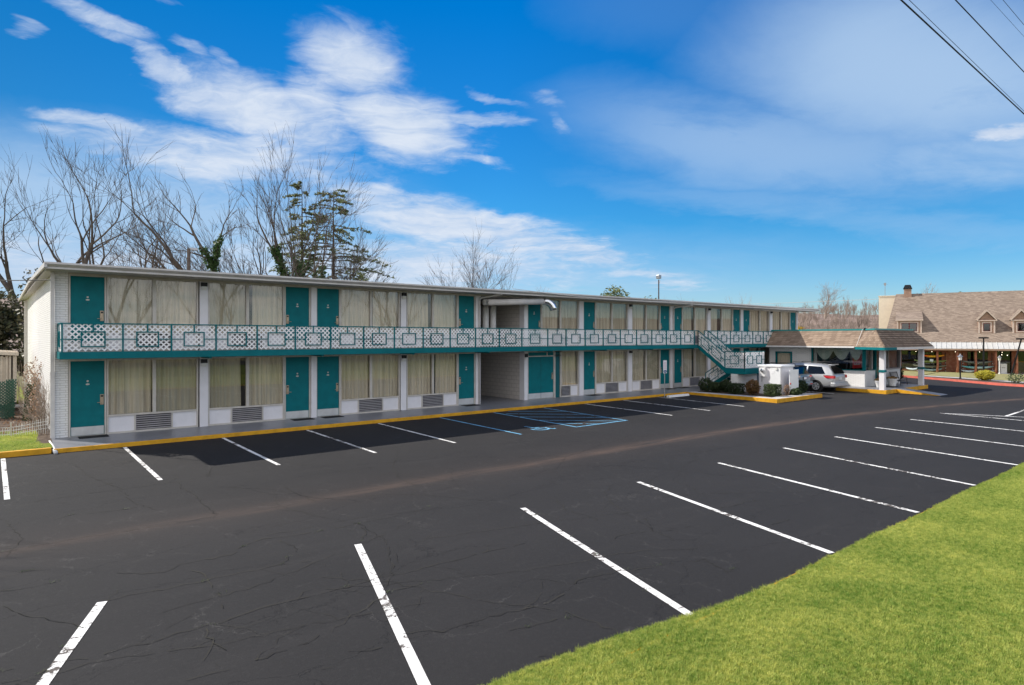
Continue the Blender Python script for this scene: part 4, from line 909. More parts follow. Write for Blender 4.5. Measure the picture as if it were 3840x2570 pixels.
# blue grey SUV
prof=[(0.0,.45,.98,1.0,.80,.76),(.07,.32,1.05,1.14,.88,.74),(.35,.28,1.10,1.45,.915,.66),(.75,.28,1.08,1.62,.92,.66),(1.5,.28,1.05,1.68,.92,.67),(2.5,.28,1.03,1.66,.92,.66),(3.0,.28,1.02,1.48,.92,.64),(3.45,.28,1.0,1.12,.91,.66),(4.2,.32,.92,.96,.86,.6),(4.6,.4,.74,.76,.76,.5)]
wins=[[(.65,.2),(1.25,.10),(1.25,.88),(.85,.85)],[(1.33,.08),(2.2,.06),(2.2,.92),(1.33,.9)],[(2.28,.06),(3.2,.06),(2.8,.85),(2.28,.92)]]
vx,vy=35.05,-6.15
suv,z0,cx=car('parked_suv','blue grey SUV parked between the utility shed and the silver minivan','car',vx,vy,1.84,4.6,1.7,'blue_grey_paint',.36,(.95,3.65),prof,wins,None,1.68,'cars parked by the office')
q=MB(); q.prism([(cx-.64,vy+.06,z0+1.14),(cx+.64,vy+.06,z0+1.14),(cx+.56,vy+.40,z0+1.54),(cx-.56,vy+.40,z0+1.54)],(0,-.02,.01)); P(q,'rear_window','car_glass',suv)
q=MB(); q.box(cx-.58,vy+.34,z0+1.58,cx+.58,vy+.62,z0+1.64); o=P(q,'spoiler','black_plastic',suv); bev(o,.02)
q=MB(); q.box(cx-.16,vy-.04,z0+.82,cx+.16,vy+.0,z0+.96); pl=P(q,'licence_plate','plate_white',suv); q=MB(); q.box(cx-.19,vy-.03,z0+.79,cx+.19,vy+.01,z0+.99); P(q,'plate_frame','black_plastic',pl)
q=MB(); q.box(cx-.88,vy-.10,z0+.42,cx+.88,vy+.2,z0+.68); o=P(q,'bumper','blue_grey_paint',suv); bev(o,.07,4)
for s in (-1,1):
    q=MB(); q.box(cx+s*.72-.17,vy-.02,z0+.92,cx+s*.72+.17,vy+.14,z0+1.08); o=P(q,'tail_light','chrome',suv); bev(o,.03)
    q=MB(); q.box(cx+s*.62-.14,vy-.115,z0+.50,cx+s*.62+.14,vy-.1,z0+.56); P(q,'reflector','tail_red',suv)
    q=MB(); q.tube([(cx+s*.58,vy+.85,z0+1.66),(cx+s*.59,vy+1.0,z0+1.74),(cx+s*.59,vy+2.4,z0+1.75),(cx+s*.57,vy+2.55,z0+1.67)],.018,6); P(q,'roof_rail','black_plastic',suv)

# ------------------------------------------------------------ office with mansard roof
of=thing('office_building','low white brick motel office with brown shingle mansard roof and porch','building',(43.5,-4,.15))
q=MB(); q.box(41.5,-7.35,.1,41.7,-.9,1.18); q.box(41.5,-3.93,1.18,41.7,-2.55,2.66); q.box(41.5,-1.40,1.18,41.7,-.9,2.66); q.box(41.5,-2.55,2.32,41.7,-1.40,2.66); q.box(41.5,-2.55,1.18,41.7,-1.4,1.3)
q.box(41.7,-7.35,.1,43.2,-7.15,1.18); q.box(44.2,-7.35,.1,47.4,-7.15,1.18); q.box(47.2,-7.15,.1,47.4,-.9,2.66); q.box(42.9,-.9,.1,47.4,-.7,2.66); q.box(41.7,-3.93,1.18,41.72,-3.9,2.66); q.box(41.72,-4.2,.1,46.8,-4.0,2.66)
P(q,'wall','brick_white',of)
q=MB(); q.box(41.71,-7.14,.1,47.19,-4.21,.16); P(q,'floor','concrete',of)
q=MB(); q.box(41.46,-7.4,1.18,41.56,-3.93,1.24); q.box(41.46,-7.4,1.24,41.6,-7.22,2.66); q.box(41.46,-4.02,1.24,41.6,-3.93,2.66); P(q,'window_frame','teal_paint',of)
q=MB(); q.box(43.16,-7.4,.15,43.26,-7.2,2.66); q.box(42.35,-7.40,1.18,43.16,-7.2,1.22); P(q,'door_post','teal_paint',of)
q=MB(); q.box(44.16,-7.4,.15,44.24,-7.2,2.66); q.box(45.1,-7.4,1.24,45.22,-7.2,2.66); q.box(47.2,-7.4,1.18,47.42,-7.2,2.66); q.box(44.24,-7.4,1.16,47.2,-7.2,1.24); q.box(42.55,-7.38,1.24,42.68,-7.22,2.66); P(q,'window_frame','grille_grey',of)
for a in ((41.52,-7.22,1.24,41.53,-4.02,2.66),(41.6,-7.3,1.22,42.55,-7.29,2.66),(42.68,-7.3,1.22,43.16,-7.29,2.66),(44.24,-7.3,1.24,45.1,-7.29,2.66),(45.22,-7.3,1.24,47.2,-7.29,2.66)): P(MB().box(*a),'pane','glass_clear',of)
q=MB(); q.box(43.26,-7.3,.17,44.16,-7.27,2.6); P(q,'glass_door','glass_clear',of)
# small teal framed window
f=MB(); 
f.box(41.46,-2.58,1.26,41.52,-2.46,2.34); f.box(41.46,-1.49,1.26,41.52,-1.37,2.34); f.box(41.46,-2.46,1.26,41.52,-1.49,1.36); f.box(41.46,-2.46,2.24,41.52,-1.49,2.34); wo=P(f,'window','teal_paint',of)
P(MB().box(41.53,-2.5,1.3,41.54,-1.45,2.3),'pane','glass',wo)
q=MB()
for i in range(40):
    y=-2.55+i*.028; q.v+=[(41.62+.012*math.sin(i*1.3),y,1.28),(41.62+.012*math.sin(i*1.3),y,2.34)]
for i in range(39): q.f.append((2*i,2*i+2,2*i+3,2*i+1))
P(q,'curtain','curtain',wo)
# pipe on the wall, swag valances inside
q=MB(); q.tube([(41.48,-3.0,2.55),(41.48,-3.1,2.42),(41.48,-3.75,2.40),(41.48,-3.85,2.3),(41.48,-3.85,1.2)],.012,6); q.tube([(41.485,-2.85,.15),(41.485,-2.85,2.6)],.012,6); P(q,'conduit','white_paint',of)
for c,w in ((-4.75,.65),(-5.85,.6),(-6.75,.45)):
    q=MB(); nu,nv=18,10
    for j in range(nv+1):
        for i in range(nu+1):
            u=-1+2*i/nu; v=j/nv; q.v.append((41.66+.03*math.sin(v*26+u*u*6),c+u*w*(1-.12*v),2.64-v*(.18+.62*(1-u*u))))
    for j in range(nv):
        for i in range(nu): q.f.append((j*(nu+1)+i,j*(nu+1)+i+1,(j+1)*(nu+1)+i+1,(j+1)*(nu+1)+i))
    P(q,'valance','valance',of,smooth=True)
q=MB(); q.box(44.5,-5.9,.16,45.8,-5.2,1.2); q.box(42.4,-5.2,.16,42.9,-4.5,1.0); P(q,'counter','interior_dark',of)
q=MB(); q.box(41.72,-4.24,.16,46.79,-4.21,2.6); P(q,'inner_panel','interior_dark',of)
# mansard roof
E0=[(40.6,-.76),(40.6,-7.15),(38.75,-9.55),(46.9,-9.55),(48.3,-9.0),(48.3,-.76)]; T0=[(41.62,-.98),(41.62,-7.35),(39.75,-8.65),(45.85,-8.65),(47.2,-8.2),(47.2,-.98)]
ez,tz=2.74,3.80
q=MB()
for i in range(5):
    a,b2=E0[i],E0[i+1]; c,d=T0[i+1],T0[i]
    q.prism([(a[0],a[1],ez),(b2[0],b2[1],ez),(c[0],c[1],tz),(d[0],d[1],tz)],(0,0,-.05))
mr=P(q,'roof','shingle',of)
q=MB(); q.prism([(x,y,tz-.05) for x,y in T0],(0,0,.03)); P(q,'roof_deck','roof_membrane',mr)
q=MB()
for i in range(5):
    a=Vector(T0[i]+(tz+.03,)); b2=Vector(T0[i+1]+(tz+.03,)); q.bar(a,b2,.08,.09)
P(q,'roof_edge','teal_sunlit_gloss',mr)
q=MB()
for i in range(5):
    a=E0[i]; b2=E0[i+1]
    if i==0: continue
    q.bar((a[0],a[1],ez-.09),(b2[0],b2[1],ez-.09),.05,.15)
fa=P(q,'fascia','gutter_grey',mr)
q=MB(); q.bar((40.57,-7.16,ez-.09),(38.71,-9.58,ez-.09),.07,.16); q.bar((38.71,-9.6,ez-.09),(40.35,-9.6,ez-.09),.07,.16); P(q,'fascia','teal_paint',mr)
q=MB(); q.bar((40.56,-.76,ez-.03),(40.56,-7.1,ez-.03),.11,.09); P(q,'gutter','white_paint',mr)
q=MB(); q.prism([(x,y,ez-.07) for x,y in E0],(0,0,-.02)); P(q,'soffit','soffit',mr)
q=MB(); q.prism([(T0[2][0],T0[2][1],tz+.0),(E0[2][0],E0[2][1],ez+.01),(E0[2][0]+.1,E0[2][1],ez+.01),(T0[2][0]+.1,T0[2][1],tz)],(0,-.01,.02)); P(q,'ridge_cap','shingle',mr)
q=MB()
for k in range(9):
    t=(k+.5)/9.2; za=ez+(tz-ez)*t; A=Vector(E0[2]+(ez,)).lerp(Vector(T0[2]+(tz,)),t); B=Vector(E0[3]+(ez,)).lerp(Vector(T0[3]+(tz,)),t)
    A.z+=.02+.006*math.sin(k*3); B.z+=.02; A.y-=.02; B.y-=.02; q.bar(A,B,.022,.022)
P(q,'shingle_butts','bark_dark',mr)
q=MB(); q.tube([(41.55,-7.2,tz+.06),(40.62,-7.2,ez+.03)],.014,6); P(q,'roof_pipe','white_paint',mr)
q=MB(); q.box(41.5,-7.38,3.8,41.66,-7.3,3.95); P(q,'roof_camera','black_metal',mr)
for (x,y) in ((39.98,-8.97),(46.2,-9.03)):
    q=MB(); q.box(x-.14,y-.14,.1,x+.14,y+.14,2.66); c=P(q,'porch_post','panel_white',of); q=MB(); q.box(x-.17,y-.17,1.22,x+.17,y+.17,1.36); P(q,'post_band','teal_paint',c)
    q=MB(); q.box(x+.14,y-.06,2.2,x+.22,y+.06,2.5); P(q,'porch_lamp','black_metal',c)
# things around the office
bn=thing('reflected_sign','stand-in for a red sign with yellow swirl and white script mirrored in the office window','reflection',(43.1,-6.0,.2))  # added panel behind the glass, stands in for a reflected sign
q=MB(); q.box(41.95,-6.45,1.3,43.3,-6.42,2.25); P(q,'red_panel','sign_red',bn)
q=MB(); pts=[]
for i in range(26):
    a=R(-40+i*18.0); r=.10+.012*i*.55; pts.append((42.25+r*math.cos(a)*1.2,-6.47,1.98+r*math.sin(a)))
q.tube(pts,[.028+.0006*i for i in range(26)],6); P(q,'swirl','sign_yellow',bn)
q=MB()
for i in range(8): q.box(42.05+i*.12,-6.46,1.5+.02*(i%2),42.13+i*.12,-6.455,1.62-.03*(i%3)) 
P(q,'script','sign_white',bn)
q=MB(); q.box(41.95,-6.1,.17,42.0,-6.05,1.3)
def bench():
    t=thing('park_bench','black iron bench with slatted back against the office wall','bench',(45.3,-8.2,.15),R(0))
    bx0,bx1,yb,yf=44.75,45.95,-7.75,-8.3
    for x in (bx0,bx1):
        q=MB(); q.tube([(x,yf,.15),(x,yf+.05,.45),(x,yf+.03,.58),(x,yf+.08,.66),(x,yb-.1,.66)],.018,6); q.tube([(x,yb+.05,.15),(x,yb-.05,.45),(x,yb+.12,.98)],.018,6); P(q,'side_frame','black_metal',t)
    q=MB()
    for i in range(6): q.box(bx0,yf+.03+i*.085,.45,bx1,yf+.09+i*.085,.465)
    P(q,'seat','black_metal',t)
    q=MB()
    for i in range(7): y=yb-.03+i*.022; q.box(bx0,y,.50+i*.068,bx1,y+.012,.54+i*.068)
    q.box(bx0,yb+.1,.97,bx1,yb+.13,1.0); P(q,'backrest','black_metal',t)
bench()
def planter(x,y,s,lab):
    t=thing('flower_planter',lab,'planter',(x,y,.15),0,'planters on the office porch')
    q=MB(); q.lathe((x,y,.152),[(.20*s,0),(.23*s,.2*s),(.30*s,.42*s),(.34*s,.44*s),(.34*s,.49*s),(.29*s,.49*s),(.28*s,.42*s)],22); P(q,'pot','white_paint',t,smooth=False)
    q=MB(); q.lathe((x,y,.152),[(.29*s,.40*s),(.28*s,.44*s)],18); P(q,'soil','soil_mulch',t)
    q=MB(); leaves(q,(x,y,.15+.52*s),(.28*s,.28*s,.09),320,.06,seed=int(x*10)); P(q,'flowers','flower',t)
planter(43.75,-8.15,1.0,'large white pot of yellow pansies in front of the office window')
planter(42.0,-8.0,.85,'white pot partly hidden behind the left porch post')
q=MB(); q.box(42.7,-8.6,.152,43.6,-7.7,.166); o=q.build('doormat','black_rubber'); origin(o,(43.1,-8.1,.15)); tag(o,'dark doormat in front of the office door','doormat','doormats on the walkway')
q=MB(); q.lathe((43.0,-7.75,.15),[(.12,0),(.03,.05),(.03,.62),(.2,.72),(.22,.78),(.18,.76)],16); o=q.build('ash_stand','grey_metal'); origin(o,(43.0,-7.75,.15)); tag(o,'small grey pedestal bowl behind the left porch post','ashtray')

# ------------------------------------------------------------ outfitter store
sa=R(-70.73)
sr=thing('store_building','brown shingled outdoor store with dormers, tin awning and red log porch','building',(74.1,-4.08,-.3),sa)
def Q(mb,name,m,p=sr,**k): return mb.build(name,m,p,local=True,**k)
zz=.3   # local z = world z + .3
q=MB(); x0,x1=-6.1,26
q.prism([(x0-.9,2.0,4.15+zz-.0),(x0-.95,.75,2.86+zz),(x1,.75,2.86+zz),(x1,5.5,8.22+zz),(x0,5.5,8.22+zz)],(0,.12,-.14))
q.prism([(x0-.95,.9,2.8+zz),(x0,5.5,8.18+zz),(x0+.1,9.5,4+zz),(x0-.8,9.5,2.8+zz)],(.05,0,-.05)); q.prism([(x0,5.5,8.22+zz),(x1,5.5,8.22+zz),(x1,10.4,2.9+zz),(x0-.9,10.4,2.9+zz)],(0,0,-.12))
rf=Q(q,'roof','shingle_store'); fixn(rf)
q=MB(); q.box(-7.8,6,-.3,-5.6,11.5,8.03+zz); q.box(-7.85,5.95,8.03+zz,-5.6,11.55,8.12+zz); Q(q,'wall','stucco_beige')
q=MB(); q.box(-6.0,1.9,-.2,x1,2.1,3.05+zz); Q(q,'front_wall','log_red')
q=MB(); q.prism([(x0+.6,.85,2.88+zz),(x0+.6,-.5,2.22+zz),(x1,-.5,2.22+zz),(x1,.85,2.88+zz)],(0,0,-.04))
x=x0+.6
while x<x1: q.bar((x,.84,2.90+zz),(x,-.5,2.24+zz),.035,.05); x+=.42
aw=Q(q,'awning','tin_roof'); q=MB(); q.box(x0+.6,-.5,2.05+zz,x1,-.4,2.2+zz); q.box(x0+.6,.0,2.0+zz,x1,.12,2.18+zz); Q(q,'awning_beam','siding_tan',aw)
q=MB(); q.box(x0+.6,-.39,2.5+zz,x1,1.9,2.55+zz) if False else q.box(x0+.6,-.39,2.18+zz,x1,1.9,2.2+zz); Q(q,'porch_ceiling','siding_tan')
q=MB(); q.box(x0,-.3,-.3,x1,1.9,.06); Q(q,'porch_floor','concrete')
for x in (-2.45,-.77,.74,2.36,3.98,5.7,7.4,9.1,10.8,12.5,14.2):
    q=MB(); q.tube([(x,0,-.1),(x+.02,0,1.0),(x-.015,0,1.8),(x,0,2.04+zz)],[.12,.10,.11,.10],9); Q(q,'log_post','log_red',smooth=True)
# front wall openings
def stwin(a,b2,z0,z1):
    q=MB(); q.box(a,1.85,z0,b2,1.9,z1); w=Q(q,'window','interior_dark'); q=MB(); q.box(a+.03,1.83,z0+.03,b2-.03,1.845,z1-.03); Q(q,'pane','glass_store',w)
stwin(-5.6,-4.1,.3,2.3); stwin(-4.0,-2.0,.3,2.1); stwin(.2,1.9,.6,2.2); stwin(2.6,3.8,.1,2.3); stwin(4.1,5.6,.1,2.3); stwin(6,9,.3,2.3)
q=MB(); q.box(-1.75,1.84,.06,-.75,1.9,2.3); Q(q,'door','log_red')
for x in (-4.3,-2.9,-.9,1.1,2.9,5.0):
    q=MB(); q.lathe((x,.5,2.05+zz),[(.001,-.16),(.09,-.14),(.09,0)],10); l=Q(q,'porch_lamp','black_metal'); q=MB(); q.lathe((x,.5,2.05+zz),[(.01,-.20),(.024,-.18),(.015,-.15)],8); Q(q,'bulb','lamp_lit_bulb',l)
for x,z in ((3.0,1.9),(3.45,1.85)): q=MB(); q.lathe((x,1.7,z),[(.01,-.03),(.03,0),(.01,.03)],8); Q(q,'bulb','lamp_lit_bulb')
# dormers
def gable_dormer(x0,x1):
    w0=1.62; xm=(x0+x1)/2; zb,ze,za=3.75+zz,5.15+zz,6.05+zz
    q=MB(); q.prism([(x0,w0,zb),(x1,w0,zb),(x1,w0,ze),(x0,w0,ze)],(0,1.5,0)); q.prism([(x0,w0+.08,ze),(x1,w0+.08,ze),(xm,w0+.08,za-.12)],(0,1.8,0)); d=Q(q,'dormer','siding_tan')
    q=MB()
    for a,b2 in (((x0-.16,ze-.05),(xm,za+.05)),((x1+.16,ze-.05),(xm,za+.05))):
        q.prism([(a[0],w0-.12,a[1]),(b2[0],w0-.12,b2[1]),(b2[0],w0-.12,b2[1]+.07),(a[0],w0-.12,a[1]+.07)],(0,2.6,0))
    Q(q,'dormer_roof','shingle_store',d)
    q=MB()
    for a,b2 in (((x0-.18,ze-.10),(xm,za+.0)),((x1+.18,ze-.10),(xm,za+.0))):
        q.prism([(a[0],w0-.16,a[1]-.06),(b2[0],w0-.16,b2[1]-.07),(b2[0],w0-.16,b2[1]+.10),(a[0],w0-.16,a[1]+.09)],(0,.035,0))
    q.box(x0-.16,w0-.13,ze-.16,x1+.16,w0-.0,ze-.06); q.box(x0-.03,w0-.03,zb,x0+.10,w0+.02,ze-.16); q.box(x1-.10,w0-.03,zb,x1+.03,w0+.02,ze-.16)
    q.box(x0+.26,w0-.03,zb+.1,x1-.26,w0-.005,zb+.2); q.box(x0+.26,w0-.03,ze-.36,x1-.26,w0-.005,ze-.26); q.box(x0+.26,w0-.03,zb+.2,x0+.36,w0-.005,ze-.36); q.box(x1-.36,w0-.03,zb+.2,x1-.26,w0-.005,ze-.36)
    Q(q,'dormer_trim','trim_tan',d)
    q=MB(); q.box(x0+.36,w0-.02,zb+.2,x1-.36,w0-.002,ze-.36); wf=Q(q,'dormer_window','maroon_frame',d)
    q=MB(); q.box(x0+.42,w0-.03,zb+.26,x1-.42,w0-.022,ze-.42); 
    Q(q,'pane','glass_store',wf) if False else q.build('pane','glass_store',d,local=True)
gable_dormer(1.12,2.44); gable_dormer(3.87,5.2); gable_dormer(6.7,8.03)
x0,x1=-5.98,-3.78; w0=1.68; zb,ze=3.78+zz,5.24+zz
q=MB(); q.prism([(x0,w0,zb),(x1,w0,zb),(x1,w0,ze),(x0,w0,ze)],(0,1.45,0)); d=Q(q,'dormer','siding_tan')
q=MB(); q.prism([(x0-.15,w0-.16,ze),(x1+.15,w0-.16,ze),(x1+.1,w0+2.6,ze+1.15),(x0-.1,w0+2.6,ze+1.15)],(0,0,-.08))
q.prism([(x1+.0,w0+.0,ze-.0),(x1+.0,w0+2.6,ze+1.1),(x1+.0,w0+2.4,ze+1.2),(x1+.0,w0+1.2,ze-.2),(x1,w0,zb)],(-.05,0,0)); o=Q(q,'dormer_roof','shingle_store',d); fixn(o)
q=MB(); q.box(x0-.16,w0-.18,ze-.12,x1+.16,w0-.12,ze+.0); q.box(x0-.03,w0-.03,zb,x0+.10,w0+.02,ze-.12); q.box(x1-.10,w0-.03,zb,x1+.03,w0+.02,ze-.12)
q.box(x0+.28,w0-.03,zb+.1,x1-.28,w0-.005,zb+.2); q.box(x0+.28,w0-.03,ze-.34,x1-.28,w0-.005,ze-.24); q.box(x0+.28,w0-.03,zb+.2,x0+.38,w0-.005,ze-.34); q.box(x1-.38,w0-.03,zb+.2,x1-.28,w0-.005,ze-.34); Q(q,'dormer_trim','trim_tan',d)
q=MB(); q.box(x0+.38,w0-.02,zb+.2,x1-.38,w0-.002,ze-.34); Q(q,'dormer_window','maroon_frame',d)
for a,b2 in ((x0+.44,-4.93),(-4.83,x1-.44)):
    q=MB(); q.box(a,w0-.03,zb+.26,b2,w0-.022,ze-.4); Q(q,'pane','glass_store',d)
q=MB(); q.box(-5.35,5.15,7.6+zz,-4.63,5.85,8.75+zz); ch=Q(q,'chimney','siding_tan',rf); q=MB(); q.box(-5.42,5.08,8.75+zz,-4.56,5.92,8.86+zz); q.prism([(-5.38,5.1,8.9+zz),(-4.6,5.1,8.9+zz),(-4.72,5.3,9.22+zz),(-5.26,5.3,9.22+zz)],(0,.55,0)); Q(q,'chimney_cap','black_metal',ch)
q=MB(); q.tube([(-7.2,7,8.0+zz),(-7.2,7,9.7+zz)],.03,6); q.box(-7.3,6.95,9.35+zz,-7.1,7.05,9.65+zz); q.tube([(-7.45,7,9.5+zz),(-6.95,7,9.5+zz)],.012,4); q.tube([(-7.4,7,9.62+zz),(-7.0,7,9.62+zz)],.012,4); Q(q,'antenna','grey_metal')

def Lw(x,y,z=0):   # store local to world
    c,s=math.cos(sa),math.sin(sa); return (74.1+c*x-s*y,-4.08+s*x+c*y,z)
def kayak(xa,xb,w,z,m,label,tilt=0):
    L=xb-xa; cx=(xa+xb)/2; px=Lw(cx,w,z); q=MB(); n=14; b=[]
    for i in range(n+1):
        t=i/n; s=math.sin(pi*t)**.55; hw=.30*s+.01; hh=.14*s+.012; zc=.13*(2*t-1)**2*1.1; X0=(t-.5)*L
        q.v+=[(X0,hw*math.cos(a),zc+hh*math.sin(a)*(1 if math.sin(a)<0 else .7)) for a in [2*pi*j/12 for j in range(12)]]
    for i in range(n):
        for j in range(12): q.f.append((i*12+j,i*12+(j+1)%12,(i+1)*12+(j+1)%12,(i+1)*12+j))
    q.f.append(tuple(range(12))[::-1]); q.f.append(tuple(n*12+j for j in range(12)))
    t=thing('kayak',label,'kayak',px,sa,'boats on the porch racks'); t.rotation_euler=(0,tilt,sa)
    q.build('hull',m,t,local=True,smooth=True); q=MB(); q.lathe((0,0,.085),[(.17,-.01),(.19,.02),(.15,.02),(.14,-.01)],14); q.build('cockpit_rim','black_plastic',t,local=True)
kayak(-3.9,-1.78,.45,1.40,'kayak_red','red and orange kayak at the top of the left rack')
kayak(-4.45,-1.6,.42,.84,'kayak_green','green kayak on the middle arms of the left rack')
kayak(-4.6,-1.57,.40,.33,'kayak_olive','olive grey canoe on the lowest arms of the left rack')
kayak(-4.0,-2.0,.55,-.02,'kayak_teal','pale teal kayak on the floor below the left rack')
kayak(-5.2,-4.0,.5,.0,'kayak_white','white boat on the floor behind the right porch post')
kayak(-.45,2.2,.42,.83,'kayak_grey','dark grey kayak at the top of the right rack')
kayak(-.5,2.25,.40,.32,'kayak_teal','teal and white kayak in the middle of the right rack')
kayak(-.5,.9,.4,-.08,'kayak_white','pale blue white kayak on the floor at the left of the right rack'); kayak(1.0,2.3,.5,-.1,'kayak_white','short pale kayak on the floor at the right of the right rack')
for xs_,lab in (((-4.2,-2.9,-1.75),'black boat rack under the tin awning at the left'),((-.3,.95,2.1),'black boat rack under the tin awning at the right')):
    t=thing('boat_rack',lab,'rack',Lw(xs_[1],.55,-.3),sa,'racks of boats')
    for x in xs_:
        q=MB(); q.tube([(x-xs_[1],.1,.05),(x-xs_[1],.1,2.1)],.03,6)
        for z in (.42,.95,1.5): q.tube([(x-xs_[1],.1,z),(x-xs_[1],-.45,z-.0)],.022,5)
        q.build('upright','black_metal',t,local=True)
        q=MB()
        for z in (.5,1.03,.2): q.lathe((x-xs_[1],-.46,z),[(.001,-.04),(.035,0),(.001,.04)],8)
        q.build('arm_pad','white_plastic',t,local=True)
q=MB(); q.box(-.25,-.3,0,.25,.3,.98); fr=thing('white_cooler','white upright ice cooler on the store porch','cooler',Lw(3.02,.7,-.24),sa); o=q.build('body','white_plastic',fr,local=True); bev(o,.02); q=MB(); q.box(-.23,-.315,.1,.23,-.302,.93); q.build('door','white_paint',fr,local=True); q=MB(); q.box(-.15,-.32,.55,.12,-.316,.62); q.build('faded_print','grille_grey',fr,local=True)
q=MB(); q.box(-.15,-.01,-.12,.15,.01,.12); o=q.build('notice_board','kayak_white'); o.location=Lw(-2.95,.05,.98); o.rotation_euler=(0,.12,sa); tag(o,'small tilted white notice hanging in front of the left boat rack','sign')
q=MB(); q.box(-.2,-.03,-.13,.2,.03,.13); o=q.build('hanging_sign','grille_grey'); o.location=Lw(-3.75,.3,1.78); o.rotation_euler=(0,0,sa); tag(o,'grey square sign hanging under the awning beside the right porch post','sign')
# lamps
def lamp(p,h,lab,m='black_metal',white=False):
    t=thing('post_lamp',lab,'lamp post',p,0,'lamp posts by the store'); x,y,z=p; q=MB(); q.tube([p,(x,y,z+h*.72)],.055,8); q.lathe((x,y,z),[(.09,0),(.08,.15),(.055,.2)],10); P(q,'post','white_paint' if white else 'black_metal',t)
    q=MB(); q.lathe((x,y,z+h*.72),[(.06,0),(.11,.03),(.13,.30)],8); P(q,'lantern','lamp_glass',t); q=MB(); q.lathe((x,y,z+h*.72),[(.21,.30),(.10,.40),(.04,.46),(.02,.54)],10); P(q,'lantern_cap','grey_metal',t)
lamp((58.3,-7.9,-.06),2.15,'short black post lamp with grey lantern standing before the store porch')
lamp(Lw(2.55,-.8,-.3),1.9,'white post lamp standing right against the porch of the store',white=True)
def tallpole(p,h,lean,lab):
    t=thing('light_pole',lab,'light pole',p,0,'tall light poles by the store'); x,y,z=p; q=MB(); q.tube([p,(x+lean[0],y+lean[1],z+h)],[.085,.06],8); P(q,'pole','black_metal',t)
    q=MB(); a=Vector((x+lean[0],y+lean[1],z+h)); q.box(a.x-.22,a.y-.35,a.z-.02,a.x+.22,a.y+.35,a.z+.12); P(q,'lamp_head','black_metal',t)
tallpole((70.6,-6.37,-.25),3.5,(0,0),'straight tall black light pole in front of the tin awning')
tallpole((71.7,-8.2,-.25),3.4,(.1,-.75),'leaning tall black light pole at the right edge before the store')
# distant pale building on the hill
q=MB(); q.box(0,0,-4,16,10,5); o=q.build('hill_building','trim_cream'); M_=o; o.location=(205,44,10.2); o.rotation_euler=(0,0,R(-50)); tag(o,'pale flat roofed building on the far hill beside the store','building')

# ------------------------------------------------------------ trees
def bare(mb,p,d,L,r,depth,rn,spread=.5,up=.12,wig=.10,kids=(2,4),tw=1.0,minr=.012,hist=None):
    n=5 if depth>2 else (4 if depth>0 else 2); pts=[p]; rad=[r]; q=Vector(p); dd=Vector(d).normalized(); dirs=[dd]
    for i in range(n):
        dd=(dd+Vector((rn.gauss(0,wig),rn.gauss(0,wig),rn.gauss(0,wig*.8)+up*.22))).normalized(); q=q+dd*(L/n); pts.append(q.copy()); dirs.append(dd); rad.append(r*(1-(i+1)/n*(.42 if depth>0 else .6)))
    mb.tube(pts,rad,6 if r>.08 else (4 if r>.035 else 3),cap=False)
    if hist is not None and depth>=1: hist.append((pts,rad))
    if depth<=0: return
    k=rn.randint(*kids)+(2 if depth<=2 else 1)
    for i in range(k):
        t=1.0 if i==0 else (.97 if i==1 else rn.uniform(.22,.95)); idx=min(int(t*n),n-1); f=t*n-idx; bp=pts[idx].lerp(pts[idx+1],min(1,f)); br=rad[idx]*(1-f)+rad[idx+1]*f
        bd=dirs[idx+1]; ax=Vector((rn.gauss(0,1),rn.gauss(0,1),rn.gauss(0,1))); ax=(ax-bd*ax.dot(bd)).normalized(); s=spread*rn.uniform(.7,1.5)*(.45 if i==0 else 1)
        nd=(bd+ax*s+Vector((0,0,up))).normalized(); ln=rn.uniform(.62,.85) if i<2 else rn.uniform(.42,.72)
        bare(mb,bp,nd,L*ln,max(minr,br*(rn.uniform(.72,.85) if i==0 else rn.uniform(.42,.68))),depth-1,rn,spread,up,wig,kids,tw,minr,hist)
def bare_tree(p,stems,seed,label,name='bare_tree',depth=5,fat=1.0,group='bare trees behind the motel',bark='bark',spread=.5,up=.12,ivy=0,kids=(2,4),wig=.1):
    rn=random.Random(seed); t=thing(name,label,'tree',p,0,group); mb=MB(); hist=[]; tr=MB()
    for (dx,dy,dz,L,r) in stems:
        bare(mb,Vector(p)+Vector((dx*.3,dy*.3,0)),(dx,dy,dz),L,r*fat,depth,rn,spread,up,wig,kids,hist=hist)
    tr.lathe((p[0],p[1],p[2]-.3),[(stems[0][4]*1.7,0),(stems[0][4]*1.25,.9),(stems[0][4]*.8,1.6)],10); P(tr,'trunk',bark,t); P(mb,'branches',bark,t)
    if ivy:
        lv=MB(); n=0
        for pts,rad in hist:
            for a,b2,r in zip(pts,pts[1:],rad):
                if a.z>ivy or r<.07 or a.x<p[0]-2.2: continue
                for _ in range(int((b2-a).length*150)):
                    c=a.lerp(b2,rn.random()); off=Vector((rn.gauss(0,1),rn.gauss(0,1),rn.gauss(0,1))).normalized()*(r+rn.uniform(.02,.26)); leaves(lv,tuple(c+off),(.03,.03,.03),1,.16,seed=rn.randrange(10**6))
        if lv.v: P(lv,'ivy','leaf_ivy',t)
    return t
bare_tree((1.2,35,.3),[(-.12,0,1,5.60,.34),(.10,.1,1,5.28,.26),(-.75,-.1,1,4.96,.24),(-1.3,.1,1,4.32,.18)],11,'broad bare tree at the far left rising behind the roof corner',spread=.60,up=.09,wig=.13,kids=(1,2),fat=1.6)
bare_tree((3.4,31,.3),[(.26,0,1,5.76,.27),(.10,.2,1,4.96,.16)],12,'bare tree with a leaning forked trunk second from the left',depth=5,spread=.52,up=.10,wig=.12,kids=(1,2),fat=1.6)
